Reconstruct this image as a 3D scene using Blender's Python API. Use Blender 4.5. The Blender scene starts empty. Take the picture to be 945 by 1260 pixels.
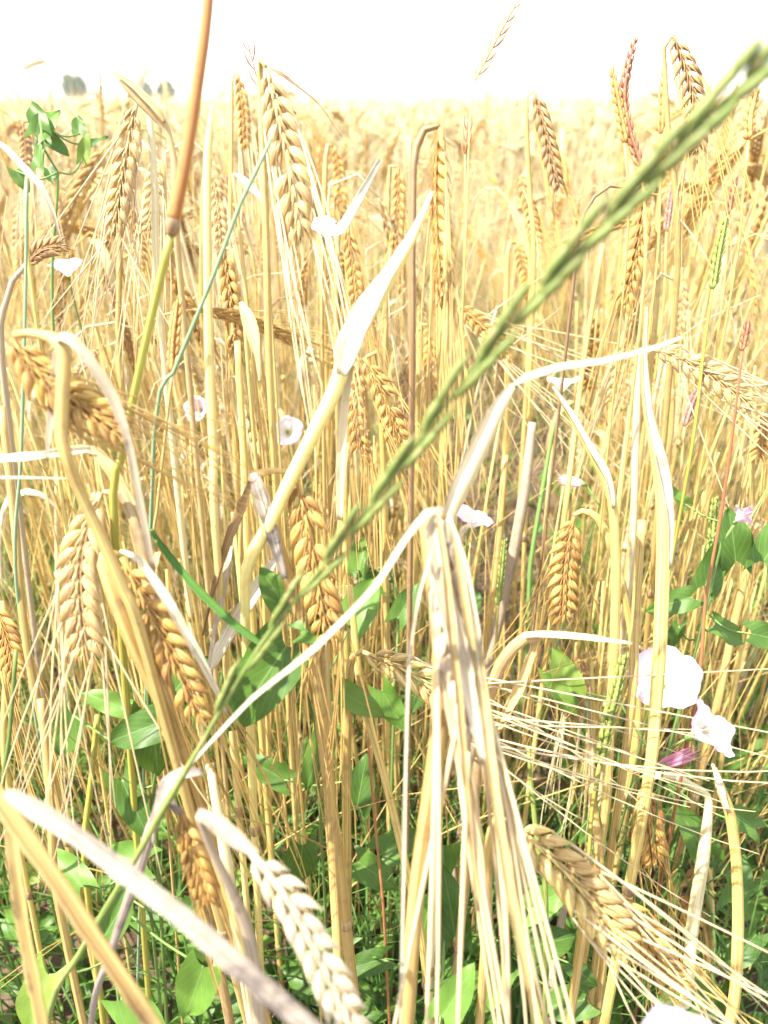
import bpy, math, random
import numpy as np
from mathutils import Vector
random.seed(7); RS = np.random.RandomState(11)
SC = bpy.context.scene
COL = SC.collection
R = math.radians

# ------------------------------------------------------------------ camera, sky, sun, exposure
HC, TILT, FPX = 0.55, R(29.36), 910.0
cam = bpy.data.cameras.new('camera'); camo = bpy.data.objects.new('camera', cam); COL.objects.link(camo)
camo.location = (0, 0, HC); camo.rotation_euler = (R(90) - TILT, 0, 0)
cam.sensor_fit = 'VERTICAL'; cam.sensor_height = 36.0; cam.lens = 36.0 * FPX / 1260.0
cam.clip_start = 0.01; cam.clip_end = 3000
cam.dof.use_dof = True; cam.dof.focus_distance = 0.35; cam.dof.aperture_fstop = cam.lens / 2.8
SC.camera = camo
SUN_EL, SUN_AZ = R(60), R(256)          # azimuth clockwise from +Y: the sun stands high on the left
w = bpy.data.worlds.new('World'); SC.world = w; w.use_nodes = True
nt = w.node_tree; nt.nodes.clear()
sky = nt.nodes.new('ShaderNodeTexSky'); sky.sky_type = 'NISHITA'; sky.sun_disc = False
sky.sun_elevation = SUN_EL; sky.sun_rotation = SUN_AZ; sky.air_density = 1.0; sky.dust_density = 2.0; sky.ozone_density = 1.0
bg = nt.nodes.new('ShaderNodeBackground'); bg.inputs[1].default_value = 0.10
hz = nt.nodes.new('ShaderNodeBackground'); hz.inputs[0].default_value = (0.97, 1.0, 0.98, 1); hz.inputs[1].default_value = 0.36   # thin bright cloud over the whole sky
ad = nt.nodes.new('ShaderNodeAddShader')
wo = nt.nodes.new('ShaderNodeOutputWorld')
nt.links.new(sky.outputs[0], bg.inputs[0]); nt.links.new(bg.outputs[0], ad.inputs[0]); nt.links.new(hz.outputs[0], ad.inputs[1]); nt.links.new(ad.outputs[0], wo.inputs[0])
sl = bpy.data.lights.new('sun', 'SUN'); sl.energy = 5.0; sl.angle = R(0.6); sl.color = (1.0, 0.955, 0.88)
so = bpy.data.objects.new('sun', sl); COL.objects.link(so)
sd = Vector((math.sin(SUN_AZ) * math.cos(SUN_EL), math.cos(SUN_AZ) * math.cos(SUN_EL), math.sin(SUN_EL)))
so.rotation_euler = (-sd).to_track_quat('-Z', 'Y').to_euler(); so.location = (-2, -2, 5)
SC.view_settings.view_transform = 'Standard'; SC.view_settings.look = 'None'
SC.view_settings.exposure = 1.65; SC.view_settings.gamma = 1.0
SC.render.engine = 'CYCLES'
SC.cycles.max_bounces = 8; SC.cycles.volume_bounces = 2; SC.cycles.diffuse_bounces = 4; SC.cycles.transmission_bounces = 6
SC.cycles.use_denoising = True

CR = np.array([1.0, 0, 0]); CF = np.array([0, math.cos(TILT), -math.sin(TILT)]); CU = np.array([0, math.sin(TILT), math.cos(TILT)])
C0 = np.array([0, 0, HC])
def P(px, py, d):
    return C0 + CF * d + CR * ((px - 472.5) / FPX * d) + CU * ((630 - py) / FPX * d)
def proj(p):
    q = np.asarray(p) - C0; z = q @ CF
    return 472.5 + FPX * (q @ CR) / z, 630 - FPX * (q @ CU) / z, z
def nrm(v):
    v = np.asarray(v, float); l = np.linalg.norm(v); return v / l if l > 1e-12 else v

# ------------------------------------------------------------------ materials
MATS = {}
def _ramp(n, stops):
    r = n.nodes.new('ShaderNodeValToRGB'); e = r.color_ramp.elements
    while len(e) < len(stops): e.new(0.5)
    for k, (p, c) in enumerate(stops):
        e[k].position = p; e[k].color = (*c, 1)
    return r
def plant_mat(name, cols, blotch=None, blotch_amt=0.5, rough=0.55, trans=0.2, streak=(3.0, 45.0), var=0.25, bump=0.35, spec=0.35, blotch_scale=120, radial=None, blo=0.54):
    """streaked plant tissue: the streaks run along the stem or blade, stains sit on top"""
    m = bpy.data.materials.new(name); m.use_nodes = True; n = m.node_tree; n.nodes.clear(); L = n.links.new
    N = n.nodes.new
    at = N('ShaderNodeAttribute'); at.attribute_name = 'suv'
    ti = N('ShaderNodeAttribute'); ti.attribute_name = 'tint'
    streak = (streak[0] * 1.8, streak[1] * .9)
    oi = N('ShaderNodeObjectInfo')
    mp = N('ShaderNodeMapping'); mp.inputs['Scale'].default_value = (streak[0], streak[0], streak[1]); L(at.outputs['Vector'], mp.inputs['Vector'])
    sm = N('ShaderNodeMath'); sm.operation = 'ADD'; L(ti.outputs['Fac'], sm.inputs[0]); L(oi.outputs['Random'], sm.inputs[1])
    sw = N('ShaderNodeMath'); sw.operation = 'MULTIPLY'; sw.inputs[1].default_value = 17.3; L(sm.outputs[0], sw.inputs[0])
    nz = N('ShaderNodeTexNoise'); nz.noise_dimensions = '4D'; nz.inputs['Scale'].default_value = 1.0; nz.inputs['Detail'].default_value = 4.0; nz.inputs['Roughness'].default_value = 0.65
    L(mp.outputs[0], nz.inputs['Vector']); L(sw.outputs[0], nz.inputs['W'])
    rp = _ramp(n, list(zip((0.36, 0.49, 0.64) if len(cols) == 3 else (0.36, 0.64), cols))); L(nz.outputs['Fac'], rp.inputs[0])
    colr = rp.outputs[0]
    if radial:
        sx = N('ShaderNodeSeparateXYZ'); L(at.outputs['Vector'], sx.inputs[0])
        rr = _ramp(n, radial); L(sx.outputs['Y'], rr.inputs[0])
        mx = N('ShaderNodeMix'); mx.data_type = 'RGBA'; mx.blend_type = 'MULTIPLY'; mx.inputs[0].default_value = 1.0
        L(colr, mx.inputs[6]); L(rr.outputs[0], mx.inputs[7]); colr = mx.outputs[2]
    if blotch:
        tc = N('ShaderNodeTexCoord')
        bz = N('ShaderNodeTexNoise'); bz.noise_dimensions = '4D'; bz.inputs['Scale'].default_value = blotch_scale; bz.inputs['Detail'].default_value = 5.0; bz.inputs['Roughness'].default_value = 0.7
        L(tc.outputs['Object'], bz.inputs['Vector']); L(sw.outputs[0], bz.inputs['W'])
        br = _ramp(n, [(blo, (0, 0, 0)), (blo + .14, (blotch_amt,) * 3)]); L(bz.outputs['Fac'], br.inputs[0])
        mx = N('ShaderNodeMix'); mx.data_type = 'RGBA'; L(br.outputs[0], mx.inputs[0]); L(colr, mx.inputs[6]); mx.inputs[7].default_value = (*blotch, 1); colr = mx.outputs[2]
    # each plant and each kernel its own value and hue
    wn = N('ShaderNodeTexWhiteNoise'); wn.noise_dimensions = '1D'; L(sw.outputs[0], wn.inputs['W'])
    mr = N('ShaderNodeMapRange'); mr.inputs[3].default_value = 1 - var; mr.inputs[4].default_value = 1 + var; L(wn.outputs['Value'], mr.inputs[0])
    hs = N('ShaderNodeHueSaturation'); L(mr.outputs[0], hs.inputs['Value']); L(colr, hs.inputs['Color'])
    mr2 = N('ShaderNodeMapRange'); mr2.inputs[3].default_value = 0.488; mr2.inputs[4].default_value = 0.51; L(wn.outputs['Value'], mr2.inputs[0]); L(mr2.outputs[0], hs.inputs['Hue'])
    colr = hs.outputs[0]
    b = N('ShaderNodeBsdfPrincipled'); L(colr, b.inputs['Base Color']); b.inputs['Roughness'].default_value = rough
    b.inputs['Specular IOR Level'].default_value = spec
    if bump:
        bp = N('ShaderNodeBump'); bp.inputs['Strength'].default_value = bump; bp.inputs['Distance'].default_value = 0.0006
        L(nz.outputs['Fac'], bp.inputs['Height']); L(bp.outputs[0], b.inputs['Normal'])
    out = N('ShaderNodeOutputMaterial')
    if trans:
        t = N('ShaderNodeBsdfTranslucent'); L(colr, t.inputs['Color'])
        ms = N('ShaderNodeMixShader'); ms.inputs[0].default_value = trans
        L(b.outputs[0], ms.inputs[1]); L(t.outputs[0], ms.inputs[2]); L(ms.outputs[0], out.inputs[0])
    else:
        L(b.outputs[0], out.inputs[0])
    MATS[name] = m
    return m

plant_mat('kernel_gold', [(0.28, 0.13, 0.028), (0.49, 0.275, 0.07), (0.66, 0.44, 0.16)], (0.28, 0.16, 0.06), 0.6, 0.56, 0.10, (2.2, 260.0), 0.26, 0.7, 0.3)
plant_mat('kernel_pale', [(0.36, 0.21, 0.07), (0.58, 0.40, 0.16), (0.74, 0.59, 0.32)], (0.3, 0.2, 0.1), 0.6, 0.56, 0.10, (2.2, 260.0), 0.2, 0.7, 0.3)
plant_mat('kernel_brown', [(0.22, 0.12, 0.05), (0.38, 0.22, 0.085), (0.50, 0.33, 0.14)], (0.12, 0.08, 0.06), 0.6, 0.5, 0.08, (2.2, 260.0), 0.2, 0.5, 0.35)
plant_mat('kernel_bleached', [(0.28, 0.20, 0.12), (0.58, 0.46, 0.30), (0.78, 0.69, 0.52)], (0.22, 0.16, 0.11), 0.7, 0.5, 0.12, (2.2, 200.0), 0.1, 0.5, 0.4)
plant_mat('awn_gold', [(0.48, 0.30, 0.08), (0.68, 0.49, 0.18)], None, 0, 0.4, 0.25, (1.0, 20.0), 0.2, 0, 0.5)
plant_mat('awn_pale', [(0.64, 0.49, 0.26), (0.78, 0.65, 0.41)], None, 0, 0.4, 0.25, (1.0, 20.0), 0.12, 0, 0.5)
plant_mat('straw', [(0.34, 0.21, 0.052), (0.57, 0.405, 0.12), (0.73, 0.58, 0.25)], (0.22, 0.13, 0.07), 0.45, 0.45, 0.12, (3.2, 14.0), 0.18, 0.4, 0.4)
plant_mat('straw_pale', [(0.60, 0.48, 0.24), (0.72, 0.61, 0.34), (0.80, 0.72, 0.48)], (0.35, 0.24, 0.13), 0.3, 0.4, 0.12, (3.2, 14.0), 0.1, 0.4, 0.45)
plant_mat('straw_yellow', [(0.62, 0.47, 0.13), (0.74, 0.60, 0.22), (0.80, 0.70, 0.34)], (0.4, 0.26, 0.08), 0.3, 0.4, 0.12, (3.2, 14.0), 0.1, 0.4, 0.45)
plant_mat('straw_brown', [(0.20, 0.12, 0.06), (0.34, 0.22, 0.10), (0.48, 0.34, 0.17)], (0.10, 0.07, 0.05), 0.5, 0.5, 0.08, (3.2, 14.0), 0.25, 0.4, 0.3)
plant_mat('dry_leaf', [(0.40, 0.26, 0.10), (0.58, 0.42, 0.19), (0.72, 0.58, 0.32)], (0.26, 0.17, 0.10), 0.6, 0.45, 0.28, (5.0, 10.0), 0.18, 0.5, 0.4, 90)
plant_mat('white_leaf', [(0.32, 0.23, 0.12), (0.70, 0.61, 0.43), (0.84, 0.79, 0.66)], (0.36, 0.25, 0.15), 0.65, 0.4, 0.25, (5.0, 10.0), 0.05, 0.5, 0.45, 70)
plant_mat('mottled_leaf', [(0.12, 0.085, 0.075), (0.36, 0.29, 0.23), (0.72, 0.65, 0.54)], (0.085, 0.062, 0.055), 0.85, 0.6, 0.12, (5.0, 9.0), 0.03, 0.8, 0.3, 45, blo=.50)
plant_mat('tan_blade', [(0.24, 0.14, 0.05), (0.44, 0.29, 0.11), (0.62, 0.45, 0.21)], (0.12, 0.08, 0.05), 0.7, 0.5, 0.15, (5.0, 9.0), 0.08, 0.5, 0.35, 60)
plant_mat('kernel_light', [(0.38, 0.22, 0.06), (0.62, 0.43, 0.15), (0.77, 0.61, 0.29)], (0.3, 0.18, 0.07), 0.5, 0.55, 0.12, (2.2, 260.0), 0.18, 0.7, 0.3)
plant_mat('kernel_far_hazed', [(0.54, 0.40, 0.17), (0.68, 0.54, 0.26), (0.78, 0.66, 0.38)], None, 0, 0.5, 0.15, (2.2, 260.0), 0.18, 0, 0.3)  # distant ears: whitening by haze is put into this pale colour
plant_mat('straw_far_hazed', [(0.60, 0.47, 0.21), (0.72, 0.60, 0.31), (0.80, 0.70, 0.42)], None, 0, 0.5, 0.2, (3.2, 14.0), 0.15, 0, 0.3)  # distant straw, paled so its colour carries the haze
plant_mat('grey_leaf', [(0.30, 0.23, 0.15), (0.44, 0.35, 0.23), (0.58, 0.48, 0.34)], (0.15, 0.11, 0.08), 0.7, 0.55, 0.15, (5.0, 10.0), 0.15, 0.5, 0.3, 110)
plant_mat('brown_leaf', [(0.20, 0.11, 0.05), (0.36, 0.22, 0.10), (0.52, 0.36, 0.18)], (0.12, 0.07, 0.04), 0.6, 0.55, 0.25, (5.0, 10.0), 0.2, 0.5, 0.3, 90)
plant_mat('green_stem', [(0.10, 0.18, 0.04), (0.17, 0.28, 0.07), (0.26, 0.36, 0.12)], None, 0, 0.45, 0.2, (2.5, 14.0), 0.2, 0.2)
plant_mat('teal_stem', [(0.14, 0.24, 0.12), (0.22, 0.34, 0.18), (0.34, 0.42, 0.26)], None, 0, 0.45, 0.15, (2.5, 14.0), 0.1, 0.2)
plant_mat('olive_stem', [(0.24, 0.21, 0.03), (0.36, 0.33, 0.06), (0.50, 0.42, 0.12)], None, 0, 0.4, 0.15, (2.5, 10.0), 0.1, 0.2)
plant_mat('orange_stem', [(0.30, 0.09, 0.025), (0.48, 0.18, 0.05), (0.66, 0.38, 0.16)], (0.22, 0.09, 0.04), 0.6, 0.45, 0.12, (3.5, 6.0), 0.05, 0.3)
plant_mat('red_stem', [(0.20, 0.06, 0.03), (0.32, 0.12, 0.05), (0.42, 0.20, 0.09)], None, 0, 0.45, 0.1, (2.5, 14.0), 0.15, 0.2)
plant_mat('green_blade', [(0.05, 0.13, 0.022), (0.10, 0.21, 0.04), (0.20, 0.32, 0.07)], None, 0, 0.42, 0.35, (6.0, 8.0), 0.3, 0.3)
plant_mat('rye_green', [(0.095, 0.145, 0.03), (0.18, 0.235, 0.058), (0.38, 0.38, 0.13)], (0.42, 0.30, 0.16), 0.7, 0.5, 0.2, (3.0, 60.0), 0.15, 0.3, 0.3, 150)
plant_mat('spike_red', [(0.20, 0.06, 0.04), (0.36, 0.14, 0.07), (0.52, 0.30, 0.12)], (0.30, 0.07, 0.10), 0.6, 0.5, 0.15, (2.5, 160.0), 0.25, 0.3, 0.3, 160)
plant_mat('spike_orange', [(0.42, 0.17, 0.04), (0.58, 0.30, 0.08), (0.68, 0.46, 0.18)], (0.35, 0.10, 0.06), 0.5, 0.5, 0.15, (2.5, 160.0), 0.2, 0.3, 0.3, 160)
plant_mat('spike_green', [(0.12, 0.18, 0.03), (0.24, 0.30, 0.06), (0.42, 0.42, 0.14)], None, 0, 0.5, 0.2, (2.5, 160.0), 0.2, 0.3)
plant_mat('spike_pink', [(0.30, 0.10, 0.09), (0.44, 0.22, 0.17), (0.56, 0.36, 0.25)], None, 0, 0.5, 0.2, (2.5, 160.0), 0.2, 0.3)
plant_mat('petal', [(0.80, 0.77, 0.80), (0.84, 0.83, 0.84)], None, 0, 0.6, 0.35, (6.0, 3.0), 0.02, 0.25, 0.2,
          radial=[(0.0, (0.86, 0.90, 0.35)), (0.16, (0.98, 1.0, 0.85)), (0.4, (1, 1, 1)), (0.88, (1.0, 0.96, 1.0)), (1.0, (0.95, 0.66, 0.86))])
plant_mat('petal_pink', [(0.74, 0.42, 0.56), (0.84, 0.66, 0.74)], None, 0, 0.6, 0.3, (6.0, 3.0), 0.05, 0.25, 0.2)
plant_mat('bud_pink', [(0.34, 0.06, 0.16), (0.56, 0.20, 0.30), (0.72, 0.46, 0.44)], None, 0, 0.5, 0.2, (2.5, 20.0), 0.1, 0.3)

def leaf_green_mat():
    m = bpy.data.materials.new('bindweed_green'); m.use_nodes = True; n = m.node_tree; n.nodes.clear(); L = n.links.new; N = n.nodes.new
    at = N('ShaderNodeAttribute'); at.attribute_name = 'suv'; ti = N('ShaderNodeAttribute'); ti.attribute_name = 'tint'; oi = N('ShaderNodeObjectInfo')
    sx = N('ShaderNodeSeparateXYZ'); L(at.outputs['Vector'], sx.inputs[0])
    def M(op, a, b=None, v=None):
        q = N('ShaderNodeMath'); q.operation = op
        L(a, q.inputs[0]) if not isinstance(a, float) else None
        if b is not None: L(b, q.inputs[1])
        if v is not None: q.inputs[1].default_value = v
        return q.outputs[0]
    ax = M('ABSOLUTE', sx.outputs['X'])
    mid = M('LESS_THAN', ax, v=0.035)
    # side veins run forward from the midrib
    k = M('SUBTRACT', M('MULTIPLY', sx.outputs['Z'], v=5.5), M('MULTIPLY', ax, v=3.5))
    fr = M('FRACT', k); vein = M('LESS_THAN', fr, v=0.10)
    v2 = M('MULTIPLY', vein, v=0.55)
    vm = M('MAXIMUM', mid, v2)
    s = M('ADD', ti.outputs['Fac'], oi.outputs['Random'])
    wn = N('ShaderNodeTexWhiteNoise'); wn.noise_dimensions = '1D'; L(M('MULTIPLY', s, v=13.7), wn.inputs['W'])
    rp = _ramp(n, [(0.0, (0.05, 0.11, 0.014)), (0.6, (0.095, 0.185, 0.024)), (0.93, (0.12, 0.23, 0.032)), (1.0, (0.20, 0.28, 0.04))]); L(wn.outputs['Value'], rp.inputs[0])
    tc = N('ShaderNodeTexCoord'); nz = N('ShaderNodeTexNoise'); nz.inputs['Scale'].default_value = 140; nz.inputs['Detail'].default_value = 4; L(tc.outputs['Object'], nz.inputs['Vector'])
    mr = N('ShaderNodeMapRange'); mr.inputs[3].default_value = 0.7; mr.inputs[4].default_value = 1.35; L(nz.outputs['Fac'], mr.inputs[0])
    hs = N('ShaderNodeHueSaturation'); L(rp.outputs[0], hs.inputs['Color']); L(mr.outputs[0], hs.inputs['Value'])
    mx = N('ShaderNodeMix'); mx.data_type = 'RGBA'; L(M('MULTIPLY', vm, v=0.45), mx.inputs[0]); L(hs.outputs[0], mx.inputs[6]); mx.inputs[7].default_value = (0.22, 0.34, 0.12, 1)
    b = N('ShaderNodeBsdfPrincipled'); L(mx.outputs[2], b.inputs['Base Color']); b.inputs['Roughness'].default_value = 0.48; b.inputs['Specular IOR Level'].default_value = 0.35
    bp = N('ShaderNodeBump'); bp.inputs['Strength'].default_value = 0.4; bp.inputs['Distance'].default_value = 0.0008
    hh = M('SUBTRACT', nz.outputs['Fac'], vm); L(hh, bp.inputs['Height']); L(bp.outputs[0], b.inputs['Normal'])
    t = N('ShaderNodeBsdfTranslucent'); L(mx.outputs[2], t.inputs[0]); ms = N('ShaderNodeMixShader'); ms.inputs[0].default_value = 0.3
    o = N('ShaderNodeOutputMaterial'); L(b.outputs[0], ms.inputs[1]); L(t.outputs[0], ms.inputs[2]); L(ms.outputs[0], o.inputs[0])
    MATS['bindweed_green'] = m
leaf_green_mat()

def noise_mat(name, stops, scale, bump=0.6, bdist=0.01, rough=0.9, trans=0.0):
    m = bpy.data.materials.new(name); m.use_nodes = True; n = m.node_tree; n.nodes.clear(); L = n.links.new; N = n.nodes.new
    tc = N('ShaderNodeTexCoord'); nz = N('ShaderNodeTexNoise'); nz.inputs['Scale'].default_value = scale; nz.inputs['Detail'].default_value = 9; nz.inputs['Roughness'].default_value = 0.7
    L(tc.outputs['Object'], nz.inputs['Vector']); rp = _ramp(n, stops); L(nz.outputs['Fac'], rp.inputs[0])
    b = N('ShaderNodeBsdfPrincipled'); b.inputs['Roughness'].default_value = rough; b.inputs['Specular IOR Level'].default_value = 0.2
    L(rp.outputs[0], b.inputs['Base Color'])
    bp = N('ShaderNodeBump'); bp.inputs['Strength'].default_value = bump; bp.inputs['Distance'].default_value = bdist; L(nz.outputs['Fac'], bp.inputs['Height']); L(bp.outputs[0], b.inputs['Normal'])
    o = N('ShaderNodeOutputMaterial'); L(b.outputs[0], o.inputs[0]); MATS[name] = m
noise_mat('soil', [(0.3, (0.055, 0.035, 0.022)), (0.55, (0.12, 0.08, 0.05)), (0.75, (0.22, 0.155, 0.10))], 45)
noise_mat('field_far_hazed', [(0.3, (0.50, 0.38, 0.15)), (0.5, (0.66, 0.54, 0.26)), (0.7, (0.78, 0.70, 0.42))], 9, 1.0, 0.1)  # haze whitening of the far field painted in as pale tones
noise_mat('tree_leaf', [(0.3, (0.02, 0.05, 0.02)), (0.7, (0.06, 0.11, 0.045))], 2, 0.2)
noise_mat('bark', [(0.3, (0.06, 0.045, 0.03)), (0.7, (0.16, 0.12, 0.08))], 6, 0.6, 0.05)

# ------------------------------------------------------------------ mesh collecting
class MB:
    def __init__(s): s.v = []; s.q = []; s.t = []; s.uv = []; s.ti = []; s.n = 0
    def add(s, V, Q=None, T=None, uv=None, tint=0.0):
        V = np.asarray(V, float)
        if Q is not None and len(Q): s.q.append(np.asarray(Q, int) + s.n)
        if T is not None and len(T): s.t.append(np.asarray(T, int) + s.n)
        s.v.append(V); s.uv.append(np.zeros((len(V), 3)) if uv is None else np.asarray(uv, float))
        s.ti.append(np.full(len(V), tint) if np.isscalar(tint) else np.asarray(tint)); s.n += len(V)
    def arrays(s):
        return (np.concatenate(s.v), np.concatenate(s.q) if s.q else np.zeros((0, 4), int), np.concatenate(s.t) if s.t else np.zeros((0, 3), int),
                np.concatenate(s.uv), np.concatenate(s.ti))
    def mesh(s, name, mat, off=None):
        V, Q, T, UV, TI = s.arrays()
        if off is not None: V = V - np.asarray(off)
        me = bpy.data.meshes.new(name)
        me.vertices.add(len(V)); me.vertices.foreach_set('co', V.astype(np.float32).ravel())
        nl = len(Q) * 4 + len(T) * 3; me.loops.add(nl)
        me.loops.foreach_set('vertex_index', np.concatenate([Q.ravel(), T.ravel()]).astype(np.int32))
        me.polygons.add(len(Q) + len(T))
        st = np.concatenate([np.arange(len(Q)) * 4, len(Q) * 4 + np.arange(len(T)) * 3]).astype(np.int32)
        me.polygons.foreach_set('loop_start', st)
        me.polygons.foreach_set('loop_total', np.concatenate([np.full(len(Q), 4), np.full(len(T), 3)]).astype(np.int32))
        a = me.attributes.new('suv', 'FLOAT_VECTOR', 'POINT'); a.data.foreach_set('vector', UV.astype(np.float32).ravel())
        a = me.attributes.new('tint', 'FLOAT', 'POINT'); a.data.foreach_set('value', TI.astype(np.float32))
        me.update(calc_edges=True); me.validate()
        me.polygons.foreach_set('use_smooth', np.ones(len(me.polygons), bool))
        me.materials.append(MATS[mat]); me.update()
        return me
    def build(s, name, mat, parent=None, off=None):
        if off is None and parent is not None:
            r = parent
            while r.parent: r = r.parent
            off = np.array(r.location)
        o = bpy.data.objects.new(name, s.mesh(name, mat, off)); COL.objects.link(o)
        if parent is not None: o.parent = parent
        return o

def frames(pts, hint=None):
    T = np.gradient(pts, axis=0); T /= np.maximum(np.linalg.norm(T, axis=1, keepdims=True), 1e-12)
    h = np.array([0.13, -0.3, 0.95]) if hint is None else np.asarray(hint, float)
    A = h - T[0] * (h @ T[0])
    if np.linalg.norm(A) < 1e-3: A = np.cross(T[0], [1, 0, 0])
    A = nrm(A); As = []
    for t in T:
        A = nrm(A - t * (A @ t)); As.append(A)
    A = np.array(As); return T, A, np.cross(T, A)
def smooth(pts, n):
    """Catmull-Rom through the rows (any number of columns)"""
    p = np.asarray(pts, float)
    if len(p) < 3: return p[0] + (p[-1] - p[0]) * np.linspace(0, 1, n)[:, None]
    e = np.vstack([2 * p[0] - p[1], p, 2 * p[-1] - p[-2]])
    seg = np.linalg.norm(np.diff(p[:, :3], axis=0), axis=1); cum = np.r_[0, np.cumsum(seg)]
    out = []
    for s in np.linspace(0, cum[-1], n):
        k = min(max(np.searchsorted(cum, s) - 1, 0), len(seg) - 1); u = (s - cum[k]) / max(seg[k], 1e-9)
        a, b, c, d = e[k], e[k + 1], e[k + 2], e[k + 3]
        out.append(0.5 * (2 * b + (c - a) * u + (2 * a - 5 * b + 4 * c - d) * u * u + (3 * b - a - 3 * c + d) * u ** 3))
    return np.array(out)
def kinky(pts, n, k=.5):
    a = smooth(pts, n); p = np.asarray(pts, float); seg = np.linalg.norm(np.diff(p[:, :3], axis=0), axis=1); cum = np.r_[0, np.cumsum(seg)]
    s = np.linspace(0, cum[-1], n); b = np.stack([np.interp(s, cum, p[:, j]) for j in range(p.shape[1])], 1)
    return a * (1 - k) + b * k
def tube(mb, pts, rad, ns=6, tint=0.0, flat=1.0, hint=None, cap=True):
    pts = np.asarray(pts, float); n = len(pts); rad = np.broadcast_to(np.asarray(rad, float), (n,))
    T, A, B = frames(pts, hint)
    th = np.arange(ns) * 2 * math.pi / ns; c, s_ = np.cos(th), np.sin(th)
    V = pts[:, None] + rad[:, None, None] * (A[:, None] * c[None, :, None] * flat + B[:, None] * s_[None, :, None])
    ln = np.r_[0, np.cumsum(np.linalg.norm(np.diff(pts, axis=0), axis=1))]
    uv = np.stack([np.broadcast_to(c, (n, ns)), np.broadcast_to(s_, (n, ns)), np.broadcast_to(ln[:, None], (n, ns))], -1)
    i = np.arange(n - 1)[:, None] * ns; j = np.arange(ns)[None]; j2 = (j + 1) % ns
    Q = np.stack([i + j, i + j2, i + ns + j2, i + ns + j], -1).reshape(-1, 4)
    V = V.reshape(-1, 3); uv = uv.reshape(-1, 3); Tt = []
    if cap:
        V = np.vstack([V, pts[-1:], pts[:1]]); uv = np.vstack([uv, [[0, 0, ln[-1]]], [[0, 0, 0]]])
        b = (n - 1) * ns; e = n * ns
        Tt = [(b + k, b + (k + 1) % ns, e) for k in range(ns)] + [((k + 1) % ns, k, e + 1) for k in range(ns)]
    mb.add(V, Q, Tt, uv, tint)
def ribbon(mb, pts, wid, normal, curl=0.5, twist=0.0, tint=0.0, nc=7, ruffle=0.0, seed=0, thick=0.00035):
    """a blade: channelled cross-section, real thickness, optional twist and ruffle"""
    pts = np.asarray(pts, float); n = len(pts); wid = np.broadcast_to(np.asarray(wid, float), (n,))
    if n > 12: wid = wid * (1 + .10 * np.sin(np.arange(n) * 1.7 + seed * 5) * np.sin(np.arange(n) * .9 + seed))
    T, A, B = frames(pts, normal)
    tw = np.broadcast_to(np.asarray(twist, float), (n,)) if not np.isscalar(twist) else np.linspace(0, twist, n)
    N_ = A * np.cos(tw)[:, None] + B * np.sin(tw)[:, None]; S_ = -A * np.sin(tw)[:, None] + B * np.cos(tw)[:, None]
    u = np.linspace(-1, 1, nc); ln = np.r_[0, np.cumsum(np.linalg.norm(np.diff(pts, axis=0), axis=1))]
    cu = np.broadcast_to(np.asarray(curl, float), (n,))
    lat = np.sin(u[None] * cu[:, None]) / np.maximum(np.sin(cu)[:, None], 0.2) * np.minimum(1, 1.0 / (0.4 + cu[:, None]))
    hgt = (1 - np.cos(u[None] * cu[:, None]))
    ruf = ruffle * np.sin(ln[:, None] * 420 + seed * 7 + u[None] * 1.3) * u[None] ** 2 * np.sin(ln[:, None] * 151 + seed)
    V = []
    ups = (1, -1)
    for sgn in ups:
        V.append(pts[:, None] + S_[:, None] * (lat * wid[:, None] / 2)[..., None] + N_[:, None] * ((hgt + ruf) * wid[:, None] / 2 + sgn * thick / 2)[..., None])
    V = np.stack(V).reshape(-1, 3); m = n * nc
    uv = np.stack([np.broadcast_to(u[None], (n, nc)) * 1.2, np.full((n, nc), seed * 0.37), np.broadcast_to(ln[:, None], (n, nc))], -1).reshape(-1, 3)
    i = np.arange(n - 1)[:, None] * nc; j = np.arange(nc - 1)[None]
    Q = np.stack([i + j, i + j + 1, i + nc + j + 1, i + nc + j], -1).reshape(-1, 4)
    Q2 = Q[:, ::-1] + m
    k = np.arange(n - 1) * nc
    E1 = np.stack([k, k + nc, k + nc + m, k + m], -1); E2 = np.stack([k + nc - 1 + m, k + 2 * nc - 1 + m, k + 2 * nc - 1, k + nc - 1], -1)
    jj = np.arange(nc - 1); S1 = np.stack([jj, jj + m, jj + 1 + m, jj + 1], -1); b = (n - 1) * nc
    S2 = np.stack([b + jj + 1, b + jj + 1 + m, b + jj + m, b + jj], -1)
    mb.add(V, np.vstack([Q, Q2, E1, E2, S1, S2]), None, np.vstack([uv, uv]), tint)

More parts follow.
